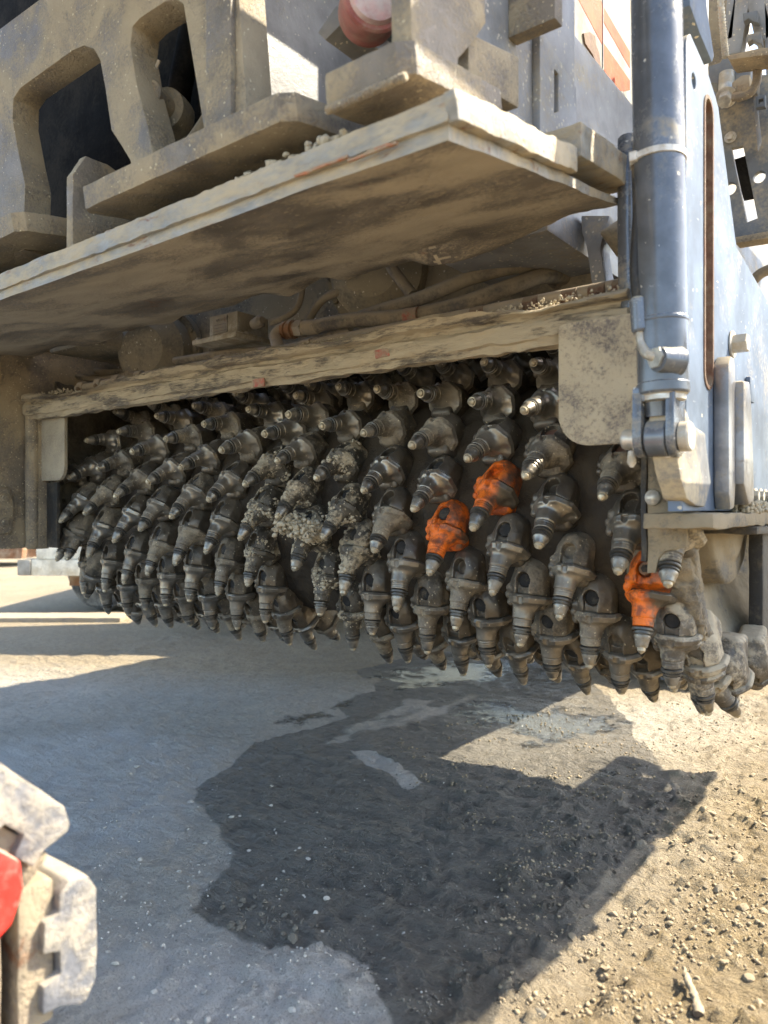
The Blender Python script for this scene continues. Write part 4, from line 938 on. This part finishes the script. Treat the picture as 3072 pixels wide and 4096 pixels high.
put('elbow', tube([e0 - d_ * 0.055, at(1125, 1318, Y=1.52), at(1102, 1345, Y=1.505), at(1112, 1385, Y=1.49), at(1118, 1410, Y=1.475)], 0.0175), M['pipe'], ft)
wp = thing('water_pipe', 'straight dusty water pipe with clamps along the top of the bar', 'pipe', (-1.6, 1.47, 1.288))
put('pipe', tube([(-2.55, 1.47, 1.286), (-0.50, 1.47, 1.296)], 0.0135, n=1), M['pipe'], wp)
for px in (2490, 2395, 2285, 2130, 1915, 1230, 1060, 880, 560, 470, 400, 330):
    x_ = at(px, 1300, Y=1.47).x; cl = put('clamp', lathe([(-0.018, 0.0155), (-0.016, 0.0175), (0.016, 0.0175), (0.018, 0.0155)], (x_, 1.47, 1.291), (1, 0, 0), 18), M['rustband'] if px > 1500 else M['pipe'], wp)
    put('screw', bolt((x_, 1.455, 1.281), (0, -0.8, -0.4), 0.006, 0.006), M['rustband'], cl)
cp = at(515, 1500, Y=1.45); put('open_end', join(lathe([(-0.05, 0.012), (0, 0.012), (0.002, 0.017), (0.012, 0.017)], cp, (-0.5, -0.8, 0.1), 18)), M['pipe'], wp)
jb = thing('junction_box', 'small pale grey junction box with a printed label above the bar', 'junction box', tuple(at(890, 1350, Y=1.56)))
bx0, bx1 = at(838, 1310, Y=1.55).x, at(949, 1310, Y=1.55).x
put('box_body', box(bx0, bx1, 1.55, 1.68, 1.392, 1.462, 0.003), M['boxpaint'], jb)
put('box_flange', box(bx0 - 0.030, bx1 + 0.045, 1.505, 1.72, 1.368, 1.384, 0.003), M['boxpaint'], jb)
put('box_lid', box(bx0 - 0.010, bx1 + 0.030, 1.53, 1.70, 1.384, 1.392, 0.002), M['boxpaint'], jb)
for x_, y_ in ((bx0 - 0.018, 1.52), (bx1 + 0.030, 1.56)): put('screw', bolt((x_, y_, 1.384), (0, 0, 1), 0.007, 0.008), M['zinc'], jb)
lb = put('label_plate', box(bx0 + 0.02, bx0 + 0.088, 1.5475, 1.5495, 1.402, 1.455, 0.0005), M['pipe'], jb)
def text(name, s, size, loc, mat, parent):
    cu = bpy.data.curves.new('t', 'FONT'); cu.body = s; cu.size = size; cu.extrude = 0.0002
    ob = bpy.data.objects.new('t', cu); COL.objects.link(ob); dg = bpy.context.evaluated_depsgraph_get()
    me = bpy.data.meshes.new_from_object(ob.evaluated_get(dg)); bpy.data.objects.remove(ob)
    me.transform(Matrix.Translation(loc) @ Matrix.Rotation(R_(90), 4, 'X')); me.materials.clear()
    return put(name, me, mat, parent)
text('printed_name', 'WIRTGEN', 0.0115, (bx0 + 0.034, 1.5470, 1.4405), M['ink'], lb)
for i in range(3): put('printed_line', box(bx0 + 0.024, bx0 + 0.084 - 0.012 * (i % 2), 1.5468, 1.5473, 1.4095 + i * 0.010, 1.4105 + i * 0.010, 0), M['ink'], lb)
put('cable_gland', lathe([(0, 0.016), (0.02, 0.018), (0.035, 0.018), (0.045, 0.012)], at(1015, 1298, Y=1.575), (0.95, -0.1, 0.12), 18), M['pipe'], jb)

def weld(a, b, r=0.006):
    a, b = Vector(a), Vector(b); n = int((b - a).length / 0.006)
    return rough(tube([a + (b - a) * (i / n) for i in range(n + 1)], r, 8, n=2, rib=0.14), 0.0012, 120)
for a, b in (((-1.36, 0.879, 1.49), (-0.99, 0.879, 1.49)), ((-2.0, 0.879, 1.508), (-1.66, 0.879, 1.508)), ((-0.613, 0.80, 1.47), (-0.613, 0.94, 1.49)), ((-0.72, 0.795, 1.418), (-0.58, 0.795, 1.418))):
    put('weld_bead', weld(a, b), M['frame'], scr)

# ------------------------------------------------------------------ crawler tracks
def on_track(me, y, z, ang):
    """piece modelled with its outer face at y=0 looking along +Y"""
    me.transform(Matrix.Translation((0, y, z)) @ Matrix.Rotation(R_(ang), 4, 'X')); return me
rt = thing('crawler_track', 'dusty rear crawler track with grey pads at the left edge', 'crawler track', (-1.0, 0.2, 0.0))
for (y, z, a, hl) in [(0.516, 0.325, 0, 0.079), (0.437, 0.530, 46, 0.076), (0.285, 0.640, 66, 0.076), (0.10, 0.685, 88, 0.076), (0.452, 0.125, -38, 0.076), (-0.07, 0.69, 90, 0.076), (0.28, 0.02, -90, 0.076), (0.11, 0.02, -90, 0.076)]:
    q = [(-0.048, -hl + 0.012), (-0.020, -hl), (-0.012, -hl + 0.004), (0, -hl + 0.024), (0, hl - 0.024), (-0.012, hl - 0.004), (-0.036, hl), (-0.048, hl - 0.012),
         (-0.048, 0.045), (-0.066, 0.040), (-0.068, 0.006), (-0.048, 0.0), (-0.046, -0.028), (-0.068, -0.034), (-0.068, -0.066)]
    pad = put('track_pad', rough(on_track(prism(q, 'X', -1.15, -0.85, 0.003), y, z, a), 0.0022, 30, cuts=4), M['track_pad'], rt)
    s = [(-0.049, -hl - 0.006), (-0.049, hl + 0.004), (-0.060, hl + 0.010), (-0.092, hl + 0.004), (-0.092, -hl - 0.004)]
    put('shoe_plate', rough(on_track(prism(s, 'X', -1.145, -0.862, 0.004), y, z, a), 0.0022, 30, cuts=4), M['track_steel'], rt)
    s = [(-0.093, -hl), (-0.093, hl), (-0.19, hl * 0.8), (-0.19, -hl * 0.8)]
    lk = put('chain_link', rough(on_track(prism(s, 'X', -1.10, -0.90, 0.006), y, z, a), 0.003, 30, cuts=4), M['rust'], rt)
    put('link_plate', rough(on_track(box(-0.90, -0.872, -0.13, -0.105, -hl * 0.97, hl * 0.97, 0.006), y, z, a), 0.003, 25, cuts=3), M['track_steel'], rt)
    for k in (-0.035, 0.035): put('bolt', on_track(bolt((-0.899, -0.145, k), (1, 0, 0), 0.013, 0.016), y, z, a), M['track_steel'], lk)
put('guard', prism([(0.31, 0.36), (0.345, 0.365), (0.395, 0.40), (0.408, 0.432), (0.405, 0.465), (0.36, 0.505), (0.30, 0.53), (0.05, 0.53), (0.05, 0.36)], 'X', -0.845, -0.815, 0.006), M['red'], rt, 'red painted guard plate')
put('track_frame', box(-1.1, -0.92, -0.6, 0.30, 0.12, 0.46, 0.01), M['rust'], rt)
ft_ = thing('crawler_track', 'pale front crawler track on the ground beyond the drum end', 'crawler track', (-1.0, 4.8, 0.0))
for i in range(16):
    y = 3.72 + i * 0.165
    q = [(y, 0.015), (y + 0.145, 0.015), (y + 0.150, 0.055), (y + 0.105, 0.060), (y + 0.100, 0.085), (y + 0.055, 0.085), (y + 0.050, 0.060), (y + 0.005, 0.055)]
    put('track_pad', rough(prism(q, 'X', -1.18, -0.88, 0.004), 0.003, 25, cuts=3), M['track_pad'], ft_)
    put('shoe_plate', prism([(y + 0.002, 0.062), (y + 0.098, 0.088), (y + 0.150, 0.062), (y + 0.155, 0.120), (y, 0.120)], 'X', -1.17, -0.90, 0.004), M['track_steel'], ft_)
put('track_frame', box(-1.12, -0.96, 3.9, 6.2, 0.13, 0.55, 0.03), M['chassis'], ft_)

# ------------------------------------------------------------------ access frame, top right
af = thing('access_frame', 'dark steel ladder bracket frame at the upper right', 'steel frame', (-0.45, 2.45, 1.65))
Y_ = 2.45
ol = xz([(2832, 300), (3010, 300), (3240, 290), (3240, 915), (2950, 975), (2935, 962), (2896, 740)], Y_)
hc = at(3037, 708, Y=Y_); hd = at(2918, 755, Y=Y_)
put('slotted_plate', plate([ol, xz([(2925, 592), (2972, 582), (3030, 872), (2988, 888)], Y_), circ((hc.x, hc.z), 0.017), circ((hd.x, hd.z), 0.019)], 'Y', Y_, Y_ + 0.02, 0.002), M['chassis'], af)
put('back_strip', prism(xz([(2930, 640), (2990, 620), (3025, 790), (2975, 800)], Y_ + 0.12), 'Y', Y_ + 0.12, Y_ + 0.13, 0), M['dark'], af)
put('lower_lip', prism(xz([(2946, 960), (3240, 905), (3240, 940), (2950, 985)], Y_ - 0.03), 'Y', Y_ - 0.06, Y_ - 0.003, 0.004), M['frame'], af)
put('bracket', prism(xz([(2830, 265), (2880, 250), (2895, 225), (2930, 240), (2985, 225), (3005, 245), (3002, 320), (2870, 335), (2835, 330)], 2.30), 'Y', 2.30, 2.42, 0.004), M['chassis'], af)
put('hook', prism(xz([(2925, 330), (2965, 300), (2998, 295), (3000, 345), (2970, 370), (2930, 385)], 2.26), 'Y', 2.26, 2.31, 0.006), M['frame'], af)
put('bolt', bolt(at(2905, 388, Y=2.27), (0, -0.7, -0.7), 0.020, 0.03), M['zinc'], af)
put('spacer', lathe([(0, 0.021), (0.06, 0.021)], at(2905, 375, Y=2.29), (0, 0.1, 1), 18), M['zinc'], af)
put('strap', tube([at(2930, 390, Y=2.2), at(2990, 378, Y=2.2), at(3022, 340, Y=2.2), at(3030, 290, Y=2.2), at(3025, 235, Y=2.2)], 0.012, 8), M['frame'], af)
put('twisted_rod', tube([at(2875, -100, Y=2.2), at(2890, 100, Y=2.2), at(2903, 230, Y=2.2)], 0.0085, 10, n=26, rib=0.16), M['zinc'], af, 'ribbed steel rod')
put('cross_arm', prism(xz([(2905, 222), (3040, 190), (3240, 180), (3240, 215), (3045, 222), (2920, 240)], 2.12), 'Y', 2.12, 2.2, 0.004), M['frame'], af)
for a, b, w in (((2940, -150), (2912, 160), 0.03), ((2990, -150), (2928, 215), 0.05), ((3000, -100), (3060, 160), 0.05), ((3080, -60), (3100, 500), 0.04)):
    p0, p1 = at(*a, Y=2.5), at(*b, Y=2.5); dd = (p1 - p0).normalized(); s = Vector((dd.z, 0, -dd.x)) * w / 2
    put('ladder_bar', prism([(p0.x - s.x, p0.z - s.z), (p1.x - s.x, p1.z - s.z), (p1.x + s.x, p1.z + s.z), (p0.x + s.x, p0.z + s.z)], 'Y', 2.5, 2.55, 0.004), M['bluegrey'] if w < 0.06 else M['chassis'], af)
for px, py in ((2985, 65), (3000, 150)):
    put('hook_tab', prism(xz([(px - 15, py - 12), (px + 45, py - 25), (px + 48, py + 25), (px + 25, py + 20), (px + 8, py + 8), (px - 12, py + 22)], 2.46), 'Y', 2.46, 2.49, 0.003), M['chassis'], af)
put('gusset', prism(xz([(2835, -200), (2955, -200), (2925, 235), (2832, 300)], 2.70), 'Y', 2.70, 2.72, 0.003), M['frame'], af)
put('gusset', prism(xz([(3012, -200), (3320, -200), (3320, 195), (3048, 195), (3008, 40)], 2.62), 'Y', 2.62, 2.64, 0.003), M['chassis'], af)
put('upright', prism(xz([(3008, 330), (3020, 330), (3042, 560), (3030, 600)], 2.40), 'Y', 2.40, 2.42, 0.003), M['bluegrey'], af)
put('shadow_plate', plate([[(-0.19, 1.46), (0.07, 1.46), (0.075, 1.90), (0.10, 1.93), (0.10, 2.03), (0.125, 2.04), (0.128, 2.30), (0.15, 2.31), (0.15, 2.36), (0.128, 2.37), (0.13, 2.78), (0.112, 2.80), (0.112, 2.85), (0.13, 2.87), (0.135, 3.22), (0.11, 3.30), (0.12, 3.39), (0.02, 3.40), (-0.02, 3.36), (-0.05, 3.36), (-0.06, 3.42), (-0.19, 3.41)], [(-0.08, 3.28), (-0.03, 3.27), (-0.03, 3.31), (-0.08, 3.32)], circ((0.03, 3.24), 0.02)], 'Z', 1.17, 1.20, 0.002), M['chassis'], af)  # unseen slab, added and notched to cast the shadow edge on the ground
put('small_bolt', bolt(at(2922, 550, Y=2.445), (0, -1, 0), 0.012, 0.012), M['zinc'], af)
put('clip', plate([xz([(3022, 385), (3060, 378), (3060, 425), (3022, 432)], 2.35), xz([(3034, 398), (3052, 394), (3052, 412), (3034, 418)], 2.35)], 'Y', 2.35, 2.37, 0.002), M['chassis'], af)
tag(put('cable', tube([at(3010, 1125, Y=2.9), at(3050, 1090, Y=2.9), at(3130, 1060, Y=2.9)], 0.018), M['hose']), 'black corrugated cable end beyond the side plate', 'cable')

# ------------------------------------------------------------------ background
def view_frame(D, px):
    """frame facing the photograph's way at a distance"""
    o = RT * ((px - 1536) / 3000 * D) + FW * D
    return Matrix.Translation((o.x, o.y, 0)) @ Matrix.Rotation(YAW, 4, 'Z')
Tf = view_frame(6.0, 470); tr = thing('lowbed_trailer', 'white low trailer with black tyres in the far left background', 'trailer', tuple(Tf.translation))
def tput(name, me, mat, parent=tr): me.transform(Tf); return put(name, me, mat, parent)
tput('side_beam', box(-0.69, 3.0, 0.0, 0.12, 0.315, 0.445, 0.006), M['trailer'])
tput('beam_end', box(-0.80, -0.692, -0.01, 0.14, 0.318, 0.448, 0.012), M['white'])
tput('deck', box(-0.66, 3.0, 0.02, 2.2, 0.447, 0.56, 0.006), M['trailer'])
tput('block_support', box(0.80, 3.0, -1.0, 0.018, 0.50, 0.598, 0.006), M['trailer'])  # hidden support, added only to carry the shadow-casting box
tput('shadow_block', box(0.75, 4.2, -1.05, -0.30, 0.60, 3.0, 0.03), M['trailer'])  # hidden tall box, added to cast the shadow band at far left
tput('under_rail', box(-0.45, 3.0, 0.15, 0.30, 0.22, 0.314, 0.006), M['rust'])
for dx, dy in ((-0.19, 0.35), (-0.05, 0.62)):
    pr = [(-0.13, 0.28), (-0.13, 0.37), (-0.11, 0.402), (-0.075, 0.412), (-0.073, 0.398), (-0.060, 0.398), (-0.058, 0.414), (-0.022, 0.416), (-0.020, 0.40), (-0.006, 0.40), (-0.004, 0.416), (0.03, 0.416), (0.032, 0.40), (0.046, 0.40), (0.048, 0.413), (0.09, 0.41), (0.11, 0.40), (0.13, 0.37), (0.13, 0.28)]
    wh = tput('wheel', lathe([(-0.08, 0.0), (-0.08, 0.16), (-0.11, 0.24), (-0.11, 0.285), (0.11, 0.285), (0.11, 0.1)], (dx, dy, 0.415), (0.45, 0.89, 0), 40), M['trailer'])
    tput('tyre', lathe(pr, (dx, dy, 0.415), (0.45, 0.89, 0), 56), M['tyre'], wh)
Tf = view_frame(11.0, 10); rb = thing('rusty_loader', 'dark rusty implement parked far behind the trailer beam', 'implement', tuple(Tf.translation))
tput('bucket', prism([(-1.2, 0.12), (0.28, 0.12), (0.30, 0.34), (-1.2, 0.34)], 'Y', 0, 1.0, 0.01), M['rust'], rb)
tput('arm', box(-1.2, 0.55, 0.2, 0.9, 0.36, 0.60, 0.02), M['chassis'], rb)
tput('marker', box(0.30, 0.42, 0.1, 0.2, 0.40, 0.52, 0.01), M['orange_band'], rb)
Tf = view_frame(5.62, 0); pv = box(-3.0, 0.9, 0.0, 0.30, -0.1, 0.035, 0.01)
pv.transform(Tf); tag(put('pavement_kerb', rough(pv, 0.008, 6, cuts=6), M['pipe']), kind='structure')
Tf = view_frame(8.5, 3200); wt = thing('white_truck', 'white truck body in the sun at the far right edge', 'truck', tuple(Tf.translation))
tput('cargo_body', box(-0.74, 3.0, 0.0, 2.4, 1.2, 4.6, 0.03), M['white'], wt)
for x_ in (-0.32, 0.25): tput('seam', box(x_, x_ + 0.02, -0.012, -0.001, 1.22, 4.58, 0), M['chassis'], wt)
tput('chassis_rail', box(-0.7, 3.0, 0.1, 2.3, 0.85, 1.19, 0.02), M['chassis'], wt)
for x_ in (0.2, 1.9): tput('tyre', lathe([(-0.14, 0.25), (-0.14, 0.42), (-0.10, 0.5), (0.10, 0.5), (0.14, 0.42), (0.14, 0.25)], (x_, 0.25, 0.5), (0, 1, 0), 40), M['tyre'], wt)

# ------------------------------------------------------------------ stick, stones and gravel
a, b = at(2735, 3855, Z=0.02), at(2795, 4030, Z=0.02)
st = thing('stick', 'short broken stick lying on the sunlit sand at lower right', 'stick', tuple(a))
zz = (gz(a.x, a.y) + gz(b.x, b.y)) / 2 + 0.014
put('bark', rough(tube([(a.x, a.y, zz + 0.004), ((a.x * 2 + b.x) / 3, (a.y * 2 + b.y) / 3, zz + 0.002), ((a.x + b.x * 2) / 3 + 0.003, (a.y + b.y * 2) / 3, zz), (b.x, b.y, zz)], [0.003, 0.006, 0.0072, 0.0062, 0.0085, 0.0065, 0.009, 0.0075], 14, n=10), 0.0055, 70, oct=5), M['wood'], st)
STONES = []
for k in range(8):
    bm = bmesh.new(); bmesh.ops.create_icosphere(bm, subdivisions=2, radius=1)
    g = np.random.default_rng(40 + k)
    cuts_ = g.normal(size=(9, 3)); cuts_ /= np.linalg.norm(cuts_, axis=1)[:, None]; off = g.uniform(0.45, 0.95, 9)
    for v in bm.verts:
        p = np.array(v.co)
        for c_, o_ in zip(cuts_, off):
            d = p @ c_ - o_
            if d > 0: p = p - c_ * d
        v.co = Vector(p * np.array([1.25, 0.95, 0.7]))
    STONES.append(with_mat(from_bm(bm, 25), M['stone_tan']))
def stones(poly, n, smin_, smax_, mat, label, group):
    lo = np.min(poly, 0); hi = np.max(poly, 0); g = np.random.default_rng(len(group) * 7 + n); c = 0
    while c < n:
        p = g.uniform(lo, hi)
        q_ = at(*p, Z=0)
        if poly_sd(np.array([p]), poly)[0] < 0: continue
        s = smin_ + (smax_ - smin_) * g.random() ** 2.5
        o = bpy.data.objects.new('stone', STONES[int(g.integers(8))]); COL.objects.link(o)
        o.location = (q_.x, q_.y, gz(q_.x, q_.y) + s * 0.12); o.rotation_euler = (g.uniform(-0.5, 0.5), g.uniform(-0.5, 0.5), g.uniform(0, 6.28)); o.scale = (s, s, s * g.uniform(0.7, 1.1))
        set_slot(o, M[mat]); tag(o, label, 'stone', group); c += 1
stones([(780, 3080), (1000, 3050), (1300, 3300), (1400, 3800), (1100, 3700), (880, 3500)], 20, 0.003, 0.008, 'stone_white', 'small pale stone lying on the dark wet mud', 'pale stones on the wet mud')
stones([(1400, 3100), (2300, 3100), (2300, 3500), (1500, 4000), (1400, 3700)], 14, 0.002, 0.005, 'stone_white', 'small pale stone lying on the dark wet mud', 'pale stones on the wet mud')
stones([(2280, 3350), (3072, 2950), (3072, 4096), (2500, 4096), (2250, 3800)], 70, 0.004, 0.013, 'stone_tan', 'tan stone lying on the sunlit sand', 'tan stones on the sunlit sand')
stones([(2600, 3250), (3072, 3100), (3072, 3750), (2650, 3700)], 34, 0.006, 0.016, 'stone_tan', 'tan stone lying on the sunlit sand', 'tan stones on the sunlit sand')
stones([(420, 3600), (800, 3600), (1450, 3850), (1450, 4096), (420, 4096)], 36, 0.003, 0.008, 'stone_white', 'grey stone on the pale dusty ground near the camera', 'grey stones on the dusty ground')
stones([(300, 3000), (850, 3000), (850, 3500), (450, 3500)], 26, 0.004, 0.010, 'stone_white', 'grey stone on the pale dusty ground near the camera', 'grey stones on the dusty ground')
stones([(850, 3600), (1150, 3550), (1250, 3780), (900, 3720)], 40, 0.004, 0.011, 'stone_dark', 'dark damp stone in the heap at the edge of the wet mud', 'dark stones at the edge of the wet mud')
p = at(2150, 4080, Z=0); o = bpy.data.objects.new('stone', STONES[2]); COL.objects.link(o); o.location = (p.x, p.y, 0.008); o.scale = (0.016, 0.016, 0.014); set_slot(o, M['stone_dark']); tag(o, 'largest grey green stone at the bottom edge of the photo', 'stone')
def gravel(name, poly, n, s0, s1, mat, label, seed, clump=5.0, thr=0.0):
    g = np.random.default_rng(seed); lo = np.min(poly, 0); hi = np.max(poly, 0)
    p = g.uniform(lo, hi, (n * 4, 2)); p = p[poly_sd(p, poly) > 0]
    w = [at(a, b, Z=0) for a, b in p]; W = np.array([(q.x, q.y, 0) for q in w])
    k = fbm(W * clump + seed, 4) + g.uniform(-0.25, 0.25, len(W)) > thr; W = W[k][:n]
    S = s0 + (s1 - s0) * g.random(len(W)) ** 3
    W[:, 2] = [gz(x, y) for x, y, _ in W]; W[:, 2] += S * 0.25
    tag(put(name, lumps(W, S, seed), M[mat]), label, 'gravel', kind='stuff')
gravel('gravel', [(1500, 2900), (3072, 2750), (3072, 4096), (2000, 4096), (2000, 3600)], 3800, 0.0008, 0.0055, 'stone_tan', 'fine tan gravel strewn over the sunlit sand', 1)
gravel('gravel', [(300, 2900), (850, 2900), (900, 3400), (800, 3700), (1500, 3850), (1550, 4096), (300, 4096)], 800, 0.0007, 0.0035, 'stone_white', 'fine pale grit on the dusty ground at lower left', 2)
gravel('gravel', [(820, 3100), (1400, 2950), (2300, 3050), (2250, 3600), (1700, 4096), (1550, 4000), (1400, 3800), (900, 3700)], 3500, 0.0007, 0.0035, 'stone_dark', 'fine dark grit on the wet mud', 3)
gravel('gravel', [(820, 3100), (1400, 3000), (2100, 3250), (2100, 3600), (1700, 4096), (1550, 4000), (1400, 3800), (900, 3700)], 140, 0.001, 0.003, 'stone_white', 'sparse pale specks of grit on the wet mud', 4, thr=-0.4)
